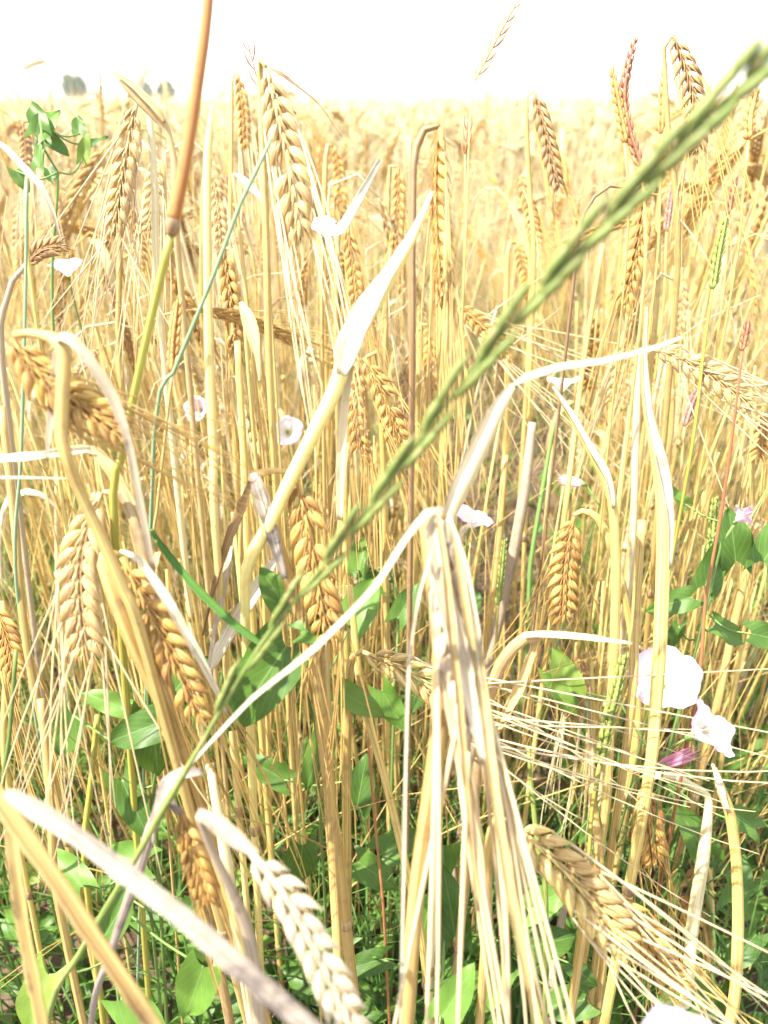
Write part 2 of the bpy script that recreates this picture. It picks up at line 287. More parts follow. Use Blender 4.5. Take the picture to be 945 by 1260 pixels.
KS = np.array([0.0, 0.07, 0.18, 0.34, 0.52, 0.70, 0.85, 1.0]); KR = np.array([0.30, 0.62, 0.90, 1.0, 0.88, 0.58, 0.27, 0.07])
def kernel(mb, p, d, side, up, L, W, H, tint, ns=8, ks=KS, kr=KR, bend=0.12):
    """one husk-wrapped grain: p base, d axis, up faces outward; keeled on its outer face, pointed at the tip"""
    d = nrm(d); up = nrm(up - d * (up @ d)); lat = np.cross(d, up)
    th = np.arange(ns) * 2 * math.pi / ns; c, s_ = np.cos(th), np.sin(th)
    prof = 1 + 0.16 * np.maximum(s_, 0) ** 6
    ax = p[None] + d[None] * (ks * L)[:, None] + up[None] * (bend * L * np.sin(ks * math.pi) - bend * 0.4 * L * ks)[:, None]
    V = ax[:, None] + lat * (kr[:, None] * W / 2 * c[None] * prof)[..., None] + up * (kr[:, None] * H / 2 * s_[None] * prof)[..., None]
    n = len(ks)
    uv = np.stack([np.broadcast_to(c, (n, ns)), np.broadcast_to(s_, (n, ns)), np.broadcast_to((ks * L)[:, None], (n, ns)) * 0.25], -1).reshape(-1, 3)
    i = np.arange(n - 1)[:, None] * ns; j = np.arange(ns)[None]; j2 = (j + 1) % ns
    Q = np.stack([i + j, i + j2, i + ns + j2, i + ns + j], -1).reshape(-1, 4)
    mb.add(V.reshape(-1, 3), Q, None, uv, tint)
    return ax[-1]

def ear(mk, ma, pts, normal, W=0.0135, nodes=19, awn_len=0.11, aim=None, spread=0.16, droop=0.0, rng=RS, lod=0, awn_r=0.00042, awn_every=1, gape=0.30, ksc=1.0):
    """two-rowed barley ear along pts (base first); kernels into mk, awns into ma"""
    L = np.linalg.norm(np.diff(pts, axis=0), axis=1).sum()
    c = smooth(pts, nodes + 2); T, A, B = frames(c, normal)
    ns, ks, kr = (8, KS, KR) if lod == 0 else (5, KS[[0, 2, 4, 6, 7]], KR[[0, 2, 4, 6, 7]])
    tube(mk, c, np.linspace(0.0011, 0.0007, len(c)), 5, 0.3)
    KL = max(L / nodes * 3.2, W * .62) * ksc; KW = KL * 0.36; gape = min(.62, math.asin(min(.9, max(.12, (W - KW) / 2 / KL)))) * (1 if gape < .35 else 1.15)
    for i in range(1, nodes + 1):
        s = 1 if i % 2 else -1; f = i / nodes; tap = min(1.0, 0.62 + 1.6 * f) * (1.0 if f < 0.75 else 1 - (f - 0.75) * 1.3)
        t, a, b = T[i], A[i], B[i]
        g = gape + rng.uniform(-0.10, 0.11)
        if i > 2 and rng.uniform() < .045: continue
        d = t * math.cos(g) + b * s * math.sin(g) + a * rng.uniform(-0.06, 0.06)
        p = c[i] + b * s * KW * 0.30 * tap
        tip = kernel(mk, p, d, s, a * 1.0 + b * s * 0.45, KL * tap * rng.uniform(0.93, 1.06), KW * 1.0 * tap, KW * 0.9 * tap, rng.uniform(0, 1), ns, ks, kr)
        if lod == 0:
            for q in (1, -1):                    # the slim sterile florets and hair-like glumes that fill the groove
                d2 = t + a * q * 0.24 + b * s * 0.12
                kernel(mk, c[i] + a * q * 0.0009, d2, s, a * q, KL * 0.72 * tap, KW * 0.30, KW * 0.22, rng.uniform(0, 1), 5, KS[[0, 2, 4, 6, 7]], KR[[0, 2, 4, 6, 7]])
                e0 = c[i] + a * q * 0.0016 + b * s * KW * 0.2
                e1 = e0 + nrm(t + a * q * 0.25 + b * s * 0.35) * KL * 0.9
                tube(mk, np.array([e0, (e0 + e1) / 2 + a * q * 0.0004, e1]), [0.00028, 0.0003, 0.00008], 3, rng.uniform(0, 1), cap=False)
        if ma is not None and i % awn_every == 0:
            al = awn_len * rng.uniform(0.72, 1.08) * (1 - 0.25 * f)
            if aim is not None:
                e = np.asarray(aim) + rng.normal(0, 1, 3) * np.asarray(spread) ; e = e + b * s * np.linalg.norm(spread) * 0.4
                dr = nrm(e - tip); al = np.linalg.norm(e - tip) * rng.uniform(0.8, 1.08)
            else:
                dr = nrm(t + b * s * spread * rng.uniform(0.2, 1.2) + a * rng.normal(0, spread * 0.45))
            n = 7 if lod == 0 else 4
            u = np.linspace(0, 1, n)
            st = nrm(d * 0.7 + dr)
            bow = rng.normal(0, 0.02, 3)
            cc = tip - d * 0.001 + (st[None] * (u * (1 - u) * 0.28 * al)[:, None]) + dr[None] * (u * al)[:, None] + np.array([0, 0, -1.0])[None] * (droop * al * u ** 2)[:, None] + bow[None] * (al * u * (1 - u) * 2)[:, None]
            tube(ma, cc, np.linspace(awn_r, awn_r * 0.3, n) , 4 if lod == 0 else 3, rng.uniform(0, 1), cap=False)

def tag(o, label=None, cat=None, group=None, kind=None):
    if label: o['label'] = label
    if cat: o['category'] = cat
    if group: o['group'] = group
    if kind: o['kind'] = kind
    return o
def empty(name, loc):
    o = bpy.data.objects.new(name, None); o.empty_display_size = 0.02; o.location = tuple(float(x) for x in loc); COL.objects.link(o); return o

def pxpath(pts, n=None, drop=False, lean=(0, 0)):
    """rows (px, py, depth, width in px) -> world points and radii; optionally carried on down to the soil"""
    W = [np.r_[P(a, b, d), wpx * d / FPX / 2] for a, b, d, wpx in pts]
    if drop:
        last = W[-1]; dirn = last[:3] - W[-2][:3]; dirn = nrm(dirn + np.array([0, 0, -1.0]) * np.linalg.norm(dirn) * 1.5 + np.array([lean[0], lean[1], 0]) * 0.01)
        if dirn[2] > -0.8: dirn = nrm(np.array([dirn[0] * 0.4, dirn[1] * 0.4, -1]))
        z = last[2]
        if z > 0.02:
            k = z / -dirn[2]
            W.append(np.r_[last[:3] + dirn * k * 0.55, last[3]]); W.append(np.r_[last[:3] + dirn * k * 1.02, last[3] * 1.1])
    c = kinky(W, n or max(14, len(W) * 8), .45)
    c[:, 3] = np.maximum(c[:, 3], 0.0001)
    return c[:, :3], c[:, 3]

EARN = 0
def stalk(label, stem, e=None, leaves=(), mats=('straw', 'kernel_gold', 'awn_pale'), group='golden barley stalks close to the camera', lean=(0, 0), cat='barley', drop=True, name='barley_stalk'):
    """a barley plant placed where it stands: stem rows run from the neck DOWN to the soil"""
    c, r = pxpath(stem, drop=drop, lean=lean)
    root = empty(name, c[-1]); tag(root, label, cat, group)
    mb = MB(); tube(mb, c, r, 9, random.random()); mb.build('stem', mats[0], root)
    if len(c) > 30:                              # swollen joints of the straw
        for fk in (.52, .8):
            k = int(len(c) * fk); t = nrm(c[k + 1] - c[k])
            mb = MB(); tube(mb, np.array([c[k] - t * .003, c[k] - t * .0012, c[k] + t * .0012, c[k] + t * .003]), np.array([1.02, 1.28, 1.28, 1.02]) * r[k], 10, .3); mb.build('node', 'straw_brown', root)
    if e:
        pts = np.array([P(*q) for q in e['pts']])
        mk, ma = MB(), MB()
        n = e.get('n', -CF)
        aim = P(*e['aim']) if 'aim' in e else None
        ear(mk, ma, smooth(pts, 8), np.asarray(n, float), W=e.get('W', 0.0135), nodes=e.get('nodes', 19), aim=aim, spread=e.get('spread', 0.012 if aim is not None else 0.15),
            awn_len=e.get('al', 0.10), droop=e.get('droop', 0), awn_r=e.get('ar', 0.0004), lod=e.get('lod', 0), gape=e.get('gape', 0.30), ksc=e.get('ksc', 1.0))
        eo = mk.build('ear', mats[1], root)
        if not e.get('bald'): ma.build('beard', mats[2], eo)
    for k, lf in enumerate(leaves):
        cc, rr = pxpath(lf['pts'], n=lf.get('n', 26))
        mb = MB(); ribbon(mb, cc, rr * 1.75, lf.get('nrm', -CF + CU * 0.5), curl=lf.get('curl', 0.7) * 1.25, twist=lf.get('twist', 0.0), seed=k + EARN, ruffle=lf.get('ruffle', 0.12), tint=random.random())
        mb.build('leaf', lf.get('mat', 'dry_leaf'), root)
    return root

# ------------------------------------------------------------------ the land
def grid_mesh(name, mat, xs, ys, zf, kind='structure'):
    X, Y = np.meshgrid(xs, ys); V = np.stack([X, Y, zf(X, Y)], -1).reshape(-1, 3)
    nx = len(xs); i = np.arange(len(ys) - 1)[:, None] * nx; j = np.arange(nx - 1)[None]
    Q = np.stack([i + j, i + j + 1, i + nx + j + 1, i + nx + j], -1).reshape(-1, 4)
    mb = MB(); mb.add(V, Q); o = mb.build(name, mat); tag(o, kind=kind); return o
def lumps(X, Y, s=1.0):
    return (np.sin(X * 41 * s + 1.3 * np.sin(Y * 29 * s)) * np.sin(Y * 37 * s + 1.1 * np.sin(X * 23 * s)) + 0.6 * np.sin(X * 97 * s + Y * 61 * s) * np.sin(Y * 113 * s - X * 31 * s))
xs = np.r_[-400, -150, -60, -20, -8, np.linspace(-2.5, 2.5, 180), 8, 20, 60, 150, 400]
ys = np.r_[-30, -8, -2, np.linspace(-0.3, 4, 150), 6, 10, 20, 60, 150, 400]
grid_mesh('ground', 'soil', xs, ys, lambda X, Y: lumps(X, Y) * 0.004 * (np.abs(X) < 3) * (np.abs(Y) < 4.5) - 0.004)

# ------------------------------------------------------------------ the barley stalks one can point at
W_ = 'white_leaf'
stalk('tall stalk whose long golden ear hangs from a curved brown neck beside its stem',
      [(541, 155, .280, 6), (533, 151, .281, 8), (522, 160, .283, 9), (513, 178, .284, 10), (509, 198, .284, 9), (508, 240, .285, 9), (507, 320, .288, 9), (507, 480, .30, 8)],
      dict(pts=[(543, 158, .280), (541, 260, .277), (548, 372, .275)], W=.0105, nodes=25, al=.11, spread=.07, n=-CF * .5 - CR), (
          dict(pts=[(505, 200, .284, 4), (512, 196, .284, 7), (520, 202, .284, 3)], mat='grey_leaf'),), ('straw_brown', 'kernel_gold', 'awn_gold'))
stalk('tall stalk with a pale silvery ear and loose brown husks at its neck',
      [(327, 82, .29, 5), (324, 68, .292, 6), (319, 80, .296, 8), (322, 150, .30, 9), (328, 300, .31, 9), (333, 480, .33, 9)],
      dict(pts=[(329, 86, .288), (350, 175, .282), (370, 292, .278)], W=.0150, nodes=19, al=.11, spread=.05, n=-CF),
      (dict(pts=[(330, 84, .285, 3), (345, 92, .284, 9), (362, 104, .284, 6), (392, 128, .286, 2), (420, 168, .288, 1)], mat='brown_leaf', curl=.9),
       dict(pts=[(322, 78, .29, 2), (345, 120, .286, 6), (364, 140, .285, 2)], mat='brown_leaf')), ('straw', 'kernel_pale', 'awn_pale'))
stalk('small ear on a thin stem left of the silvery ear, against the white sky',
      [(291, 90, .52, 3), (289, 84, .52, 3), (286, 95, .52, 4), (285, 180, .53, 5), (284, 320, .55, 5)],
      dict(pts=[(293, 90, .52), (299, 135, .52), (301, 182, .52)], W=.0105, nodes=17, spread=.05, al=.09), (), ('straw', 'kernel_gold', 'awn_pale'))
stalk('dark weathered ear hanging above the skyline, crossed at its tip by the ryegrass spike',
      [(829, 42, .36, 3), (820, 40, .362, 3), (817, 60, .364, 5), (822, 160, .37, 7), (834, 330, .39, 8)],
      dict(pts=[(829, 44, .36), (846, 92, .36), (859, 150, .36), (856, 188, .36)], W=.0135, nodes=21, spread=.05, gape=.5, al=.09), (),
      ('straw', 'kernel_brown', 'awn_gold'))
stalk('drooping greyish-brown ear leaning right just below the open sky',
      [(658, 112, .45, 3), (652, 108, .45, 3), (648, 130, .452, 4), (652, 240, .47, 6), (657, 330, .48, 6)],
      dict(pts=[(658, 113, .45), (670, 160, .45), (687, 232, .45)], W=.0115, nodes=19, spread=.04, al=.07, gape=.42), (), ('straw', 'kernel_brown', 'awn_gold'))
stalk('golden ear hanging straight down left of the curved brown neck',
      [(490, 205, .52, 3), (485, 198, .52, 4), (479, 212, .525, 5), (476, 330, .54, 6)],
      dict(pts=[(490, 206, .52), (490, 255, .52), (486, 312, .52)], W=.011, nodes=19, spread=.05), (), ('straw', 'kernel_gold', 'awn_gold'))
stalk('rich golden ear hanging just below the green grass spike, right of the middle',
      [(796, 238, .42, 3), (803, 232, .42, 4), (809, 250, .425, 6), (806, 400, .44, 7)],
      dict(pts=[(795, 240, .42), (783, 310, .42), (764, 388, .42)], W=.0125, nodes=19, spread=.05, al=.1), (), ('straw', 'kernel_gold', 'awn_gold'))
stalk('thick golden ear lying across the left edge, hung from a stem with folded grey leaves',
      [(18, 412, .225, 10), (38, 410, .224, 11), (58, 414, .222, 13), (72, 419, .22, 18), (80, 440, .22, 17), (77, 490, .22, 17), (76, 540, .22, 17), (82, 562, .22, 15), (96, 600, .225, 14), (122, 655, .23, 15), (150, 720, .235, 15), (180, 800, .245, 15)],
      dict(pts=[(14, 418, .225), (60, 470, .225), (148, 532, .228)], W=.0165, nodes=19, spread=.012, aim=(330, 620, .27), n=-CF * .8 + CU * .5, al=.09),
      (dict(pts=[(70, 416, .218, 14), (88, 418, .216, 20), (112, 445, .216, 21), (140, 490, .219, 20), (158, 540, .221, 15), (170, 600, .225, 14), (182, 660, .23, 13), (190, 700, .235, 10)], mat='grey_leaf', twist=.7),
       dict(pts=[(74, 420, .223, 16), (68, 470, .224, 17), (63, 530, .226, 15), (58, 566, .228, 6)], mat='grey_leaf', twist=.3)), ('straw', 'kernel_gold', 'awn_gold'))
stalk('plump pale ear hanging at the left, its white bristles sweeping down to the lower left',
      [(126, 606, .262, 6), (137, 602, .262, 7), (150, 606, .263, 12), (166, 640, .264, 17), (178, 690, .266, 17), (196, 790, .272, 15)],
      dict(pts=[(124, 606, .26), (100, 690, .258), (106, 806, .262)], W=.0180, nodes=19, spread=(.022, .006, .006), aim=(70, 1080, .27), n=-CF - CR * .25, ksc=1.12, gape=.38),
      (dict(pts=[(60, 556, .262, 7), (98, 553, .262, 14), (118, 556, .262, 17), (136, 576, .262, 22), (158, 618, .263, 24), (178, 668, .264, 18), (190, 720, .268, 12)], mat='dry_leaf', twist=.3),
       dict(pts=[(-30, 567, .25, 14), (30, 563, .252, 16), (80, 557, .256, 13), (112, 553, .26, 11)], mat=W_, twist=.4),
       dict(pts=[(-20, 588, .25, 4), (30, 588, .252, 5), (84, 589, .256, 2)], mat=W_)), ('dry_leaf', 'kernel_pale', 'awn_pale'))
stalk('golden ear in a split sheath hanging from a hooked stem, beside the plump pale ear',
      [(150, 684, .248, 7), (137, 676, .247, 9), (124, 680, .247, 14), (135, 715, .247, 20), (165, 790, .252, 22), (200, 868, .26, 16), (225, 920, .268, 14)],
      dict(pts=[(150, 686, .246), (195, 770, .246), (246, 884, .252)], W=.0170, nodes=20, spread=(.012, .006, .004), aim=(330, 1090, .30), n=-CF - CR * .15, ksc=1.0),
      (dict(pts=[(148, 678, .242, 6), (172, 690, .240, 16), (205, 738, .239, 22), (240, 800, .241, 20), (268, 855, .246, 10), (280, 880, .25, 3)], mat=W_, curl=1.0, twist=-.3),), ('straw', 'kernel_gold', 'awn_gold'))
stalk('golden ear hung from a squared fold of white leaf, crossed by the green grass spike',
      [(366, 588, .272, 6), (352, 580, .272, 7), (333, 579, .271, 8), (315, 584, .27, 16), (322, 612, .27, 20), (338, 660, .273, 18), (356, 716, .277, 17), (378, 790, .283, 17), (392, 860, .29, 17)],
      dict(pts=[(366, 590, .27), (384, 670, .27), (404, 790, .275)], W=.0175, nodes=19, spread=(.010, .006, .006), aim=(412, 1010, .30), n=-CF - CR * .2, ksc=1.05),
      (dict(pts=[(312, 582, .268, 12), (318, 602, .267, 22), (333, 650, .269, 21), (350, 712, .273, 10)], mat='mottled_leaf', curl=.6),), ('straw', 'kernel_gold', 'awn_gold'))
stalk('fat yellow ear behind the white bent blade, in the middle of the crop',
      [(450, 440, .38, 5), (456, 432, .38, 5), (466, 440, .385, 7), (470, 520, .39, 8), (474, 640, .41, 8)],
      dict(pts=[(448, 440, .38), (474, 490, .38), (498, 562, .385)], W=.0150, nodes=18, spread=.05, n=-CF), (), ('straw', 'kernel_gold', 'awn_gold'))
stalk('brown-gold ear tucked behind the fat yellow ear and the white blade',
      [(440, 450, .41, 5), (432, 445, .41, 5), (426, 470, .415, 7), (424, 600, .43, 8)],
      dict(pts=[(441, 450, .41), (438, 510, .41), (447, 566, .41)], W=.0130, nodes=18, spread=.05), (), ('straw', 'kernel_gold', 'awn_gold'))
stalk('honey-coloured ear hooked over a curled neck, its bristles spraying down on both sides',
      [(706, 634, .405, 5), (716, 629, .405, 7), (732, 634, .405, 10), (748, 662, .408, 11), (764, 716, .412, 10), (777, 780, .42, 9), (784, 870, .43, 11), (778, 940, .44, 12)],
      dict(pts=[(706, 636, .402), (696, 690, .402), (692, 764, .405)], W=.0185, nodes=19, spread=(.030, .01, .01), aim=(680, 910, .45), n=-CF, gape=.36),
      (), ('straw', 'kernel_gold', 'awn_gold'))
stalk('ear pointing right with very long bristles raked across the lower right, behind the white bundle',
      [(448, 802, .318, 6), (440, 800, .318, 7), (432, 812, .32, 10), (428, 870, .33, 12), (426, 960, .345, 12)],
      dict(pts=[(446, 802, .316), (510, 832, .310), (600, 905, .305)], W=.0175, nodes=19, spread=(.030, .008, .022), aim=(960, 985, .30), n=-CF + CU * .3, ar=.0005), (), ('straw', 'kernel_light', 'awn_pale'))
stalk('big plump ear pointing to the bottom right corner with long straight bristles',
      [(626, 1010, .262, 6), (616, 1004, .262, 7), (606, 1014, .265, 10), (600, 1060, .272, 12), (598, 1150, .285, 12)],
      dict(pts=[(626, 1010, .26), (690, 1066, .256), (776, 1168, .256)], W=.0190, nodes=19, spread=(.020, .006, .012), aim=(975, 1310, .25), n=-CF + CU * .25, ar=.0005, ksc=1.1), (), ('straw', 'kernel_light', 'awn_pale'))
stalk('darker golden ear lying just behind the big plump ear at the lower right',
      [(740, 1092, .29, 5), (732, 1084, .29, 6), (722, 1096, .295, 9), (716, 1160, .30, 11)],
      dict(pts=[(740, 1092, .285), (785, 1140, .28), (838, 1215, .28)], W=.0165, nodes=18, spread=(.014, .005, .01), aim=(975, 1400, .28), n=-CF), (), ('straw', 'kernel_gold', 'awn_gold'))
stalk('short fat ear hung from a looped pale neck below the white flowers',
      [(796, 962, .39, 6), (808, 954, .388, 8), (830, 955, .386, 10), (850, 966, .386, 9), (872, 982, .386, 9), (866, 1050, .39, 15), (852, 1140, .395, 15), (844, 1230, .40, 14)],
      dict(pts=[(797, 962, .388), (798, 1005, .386), (804, 1060, .39)], W=.0190, nodes=15, spread=(.016, .006, .01), aim=(818, 1240, .42), n=-CF, ksc=1.15), (), ('straw_pale', 'kernel_gold', 'awn_gold'))
stalk('dull brown-gold ear low at the right, behind a pale stem',
      [(858, 1064, .43, 6), (864, 1058, .43, 6), (872, 1080, .435, 10), (874, 1160, .44, 11)],
      dict(pts=[(856, 1064, .43), (850, 1100, .43), (852, 1150, .43)], W=.018, nodes=15, spread=.1), (), ('straw', 'kernel_gold', 'awn_gold'))
stalk('open pale ear lying sideways at the right, its bristles fanned to the edge',
      [(804, 430, .375, 5), (795, 428, .375, 6), (786, 440, .38, 8), (782, 560, .39, 9), (776, 700, .41, 9)],
      dict(pts=[(804, 430, .373), (850, 446, .371), (926, 497, .37)], W=.0165, nodes=17, spread=(.035, .01, .03), aim=(1060, 570, .37), n=-CF, gape=.42, ar=.00048), (), ('straw_pale', 'kernel_pale', 'awn_pale'))
stalk('ear pointing right behind the green grass spike, its long bristles streaming towards the right',
      [(562, 372, .47, 4), (555, 368, .47, 5), (549, 382, .475, 7), (546, 500, .49, 8)],
      dict(pts=[(562, 373, .47), (590, 400, .468), (630, 440, .466)], W=.0150, nodes=17, spread=(.045, .01, .035), aim=(830, 570, .46), n=-CF, gape=.4, ar=.00048), (), ('straw', 'kernel_gold', 'awn_pale'))
stalk('slender golden ear hanging below the long golden ear, left of the green grass spike',
      [(526, 400, .52, 4), (521, 395, .52, 4), (516, 410, .525, 6), (515, 520, .54, 7)],
      dict(pts=[(526, 400, .52), (530, 450, .52), (531, 498, .52)], W=.011, nodes=19, spread=.05), (), ('straw', 'kernel_gold', 'awn_gold'))
for (lab, x0, y0, x1, y1, d, wd, mt) in (
        ('slim ear hanging between the tall yellow stem and the silvery ear', 275, 305, 291, 440, .42, .0125, 'kernel_gold'),
        ('slim bleached ear hanging high beside the tall yellow stem', 262, 212, 272, 305, .46, .0115, 'kernel_pale'),
        ('narrow ear hanging below the white crumpled leaf patch left of centre', 404, 290, 426, 372, .47, .0115, 'kernel_gold'),
        ('narrow ear hanging just right of the white crumpled leaf patch', 427, 278, 440, 384, .46, .0115, 'kernel_gold'),
        ('faint slim ear high in the crop between the silvery ear and the curved neck', 412, 180, 420, 262, .55, .011, 'kernel_gold'),
        ('bleached ear hanging left of the orange stem, nearest to it', 190, 196, 182, 300, .42, .0135, 'kernel_pale'),
        ('golden ear half hidden behind the bleached ears at the upper left', 160, 250, 172, 332, .47, .012, 'kernel_gold'),
        ('dark golden ear hanging by the climbing green leaves at the upper left', 28, 150, 33, 215, .55, .012, 'kernel_brown'),
        ('narrow brown ear low in the crop behind the folded dry leaf at the lower right', 716, 806, 706, 884, .43, .0135, 'kernel_brown'),
        ('golden ear hanging at the far left behind long pale bristles', -6, 742, 20, 832, .36, .016, 'kernel_gold'),
        ('pale ear in the upper right crop below the dark weathered ear', 838, 330, 832, 420, .5, .0115, 'kernel_pale'),
        ('golden ear at the right edge under the sideways pale ear', 938, 500, 932, 566, .42, .014, 'kernel_gold'),
        ('small ear hanging in the upper middle crop left of the green grass spike', 636, 300, 652, 368, .55, .012, 'kernel_gold'),
        ('small ear nodding below the grey and orange ear', 640, 218, 660, 300, .52, .0115, 'kernel_gold')):
    s = -1 if random.random() < .5 else 1
    stalk(lab, [(x0, y0, d, 3), (x0 + 5 * s, y0 - 6, d, 4), (x0 + 11 * s, y0 + 8, d, 6), (x0 + 13 * s, y0 + 90, d * 1.02, 7), (x0 + 12 * s, y0 + 200, d * 1.05, 7)],
          dict(pts=[(x0, y0, d), ((x0 + x1) / 2 + 2, (y0 + y1) / 2, d), (x1, y1, d)], W=wd, nodes=18, spread=.06, al=.10), (), ('straw', mt, 'awn_pale' if mt != 'kernel_gold' else 'awn_gold'))
stalk('ragged pale ear with shaggy bristles sweeping down to the left edge, upper left',
      [(168, 128, .36, 5), (172, 116, .36, 6), (182, 124, .362, 8), (190, 220, .37, 9), (196, 380, .39, 9)],
      dict(pts=[(168, 128, .36), (156, 190, .36), (140, 290, .362)], W=.0130, nodes=19, spread=(.022, .01, .012), aim=(90, 440, .38), gape=.45, ar=.0005), (), ('straw_pale', 'kernel_pale', 'awn_pale'))
stalk('dead stalk with a wide dry sheath leaning at the skyline, left of the orange stem',
      [(140, 88, .34, 4), (146, 94, .34, 8), (165, 112, .338, 17), (190, 138, .337, 18), (200, 148, .337, 12), (208, 168, .338, 8), (215, 200, .34, 8), (218, 300, .35, 8)], None,
      (dict(pts=[(142, 90, .336, 4), (165, 110, .334, 16), (192, 138, .333, 17), (202, 152, .334, 6)], mat='dry_leaf', curl=1.1),), ('dry_leaf',), 'dead barley stalks without a visible ear')
stalk('short dark ear bent over to the right above the pale flower at the left edge',
      [(32, 326, .37, 6), (18, 340, .37, 7), (8, 370, .372, 7), (2, 440, .38, 8)],
      dict(pts=[(32, 326, .37), (52, 308, .368), (82, 301, .366)], W=.012, nodes=14, spread=.05, bald=1), (), ('grey_leaf', 'kernel_brown', 'awn_gold'))
stalk('orange-brown ear hanging between the mottled leaf and the grey bent sheath at the bottom left',
      [(222, 1000, .235, 8), (205, 985, .233, 14), (190, 1010, .235, 16), (168, 1080, .24, 14), (140, 1160, .25, 10), (112, 1260, .262, 8)],
      dict(pts=[(224, 1000, .235), (240, 1050, .238), (255, 1108, .243)], W=.0125, nodes=13, spread=.03, al=.06, n=-CF - CR * .4, ksc=1.2),
      (dict(pts=[(250, 950, .228, 8), (225, 952, .226, 24), (205, 968, .227, 26), (194, 1004, .23, 20), (188, 1040, .235, 8)], mat='mottled_leaf', twist=.5),), ('mottled_leaf', 'kernel_gold', 'awn_gold'))
stalk('bleached ear with dark specks, very close at the bottom, hung from a grey frayed sheath',
      [(312, 1052, .195, 12), (296, 1040, .196, 16), (268, 1018, .198, 20), (246, 1000, .2, 14), (258, 1040, .205, 10), (300, 1130, .215, 15), (316, 1200, .222, 16), (322, 1290, .23, 16)],
      dict(pts=[(308, 1048, .193), (362, 1120, .186), (446, 1290, .18)], W=.0118, nodes=20, spread=.03, al=.08, n=-CF + CR * .5, bald=1, gape=.2), (
          dict(pts=[(244, 998, .197, 10), (270, 1010, .195, 22), (298, 1036, .193, 24), (318, 1052, .192, 12)], mat='grey_leaf', twist=.3),), ('grey_leaf', 'kernel_bleached', 'awn_pale'))
# the big white bundle in the middle
stalk('glaring white ear bound in its sheath, thick pale bristles falling to the bottom',
      [(548, 640, .222, 8), (540, 628, .222, 10), (524, 640, .222, 16), (530, 700, .224, 18), (542, 800, .226, 20), (540, 900, .228, 22), (526, 1000, .232, 21), (512, 1100, .236, 20), (500, 1260, .245, 20)],
      dict(pts=[(545, 640, .218), (556, 770, .216), (590, 920, .215)], W=.0118, nodes=19, spread=(.0155, .006, .004), aim=(610, 1420, .22), n=-CF, ar=.00095, gape=.16, ksc=1.3),
      (dict(pts=[(540, 628, .215, 14), (532, 655, .214, 34), (546, 720, .213, 42), (566, 800, .212, 46), (584, 880, .212, 30), (596, 940, .213, 12)], mat=W_, curl=1.0, twist=.15),
       dict(pts=[(560, 660, .212, 12), (572, 740, .211, 22), (592, 840, .211, 24), (606, 960, .212, 22), (628, 1100, .214, 22), (668, 1290, .218, 20)], mat='dry_leaf', curl=.9),
       dict(pts=[(538, 632, .211, 10), (548, 700, .209, 18), (556, 780, .209, 20), (566, 860, .210, 18), (576, 980, .212, 12), (590, 1120, .215, 7)], mat='dry_leaf', curl=1.1, twist=.5),
       dict(pts=[(552, 636, .212, 8), (572, 700, .2105, 16), (586, 790, .2105, 17), (600, 880, .212, 14), (618, 1020, .214, 8)], mat=W_, curl=1.1, twist=-.4),
       dict(pts=[(545, 626, .212, 8), (528, 628, .211, 10), (500, 662, .212, 9), (460, 724, .215, 9), (385, 800, .219, 9), (310, 860, .223, 7), (240, 935, .228, 4), (200, 990, .231, 2)], mat=W_, curl=.5),
       dict(pts=[(530, 680, .210, 5), (514, 740, .209, 6), (503, 820, .209, 6), (499, 950, .211, 6), (496, 1100, .214, 7), (492, 1300, .22, 6)], mat=W_, curl=.8)), ('straw', 'kernel_bleached', 'awn_pale'))
# bent and broken stalks
stalk('slanting yellow stalk with a glaring white blade, left of the curved brown neck',
      [(522, 262, .258, 5), (505, 300, .258, 10), (478, 342, .258, 20), (450, 385, .258, 27), (430, 425, .258, 22), (412, 480, .26, 19), (385, 535, .262, 18), (355, 595, .266, 17), (332, 645, .27, 17), (306, 692, .275, 16), (302, 760, .285, 12)],
      None, (dict(pts=[(532, 236, .257, 5), (505, 292, .254, 12), (474, 342, .2535, 22), (446, 388, .2535, 36), (428, 428, .2535, 42), (420, 462, .2545, 16)], mat=W_, curl=.6, twist=-.3),
             dict(pts=[(432, 428, .262, 20), (424, 500, .264, 17), (420, 570, .267, 15), (418, 640, .272, 12)], mat='straw_pale')), ('straw_yellow',), 'bent and broken barley stalks')
stalk('stalk ending in a wide white blade folded at its top, a strip running right',
      [(631, 476, .228, 8), (612, 506, .228, 18), (592, 548, .229, 23), (568, 600, .231, 22), (550, 640, .234, 18), (548, 720, .24, 12)],
      None, (dict(pts=[(630, 472, .224, 6), (612, 500, .222, 22), (588, 548, .222, 31), (562, 602, .224, 28), (546, 645, .227, 12)], mat=W_, curl=1.0),
             dict(pts=[(631, 474, .224, 3), (650, 464, .224, 11), (690, 452, .226, 13), (740, 445, .229, 10), (800, 430, .234, 7), (840, 415, .238, 4)], mat=W_, curl=.6)), ('straw_pale',), 'bent and broken barley stalks')
stalk('thin stalk with a white blade kinked halfway, right of the big folded white blade',
      [(684, 482, .32, 5), (700, 508, .32, 7), (722, 548, .32, 9), (744, 588, .32, 12), (754, 620, .32, 12), (758, 700, .325, 12), (756, 800, .335, 12), (750, 900, .345, 12), (744, 1000, .36, 12)],
      None, (dict(pts=[(680, 476, .318, 4), (700, 506, .317, 11), (724, 548, .316, 14), (746, 586, .316, 17), (754, 626, .317, 8)], mat=W_, curl=.9),), ('straw',), 'bent and broken barley stalks')
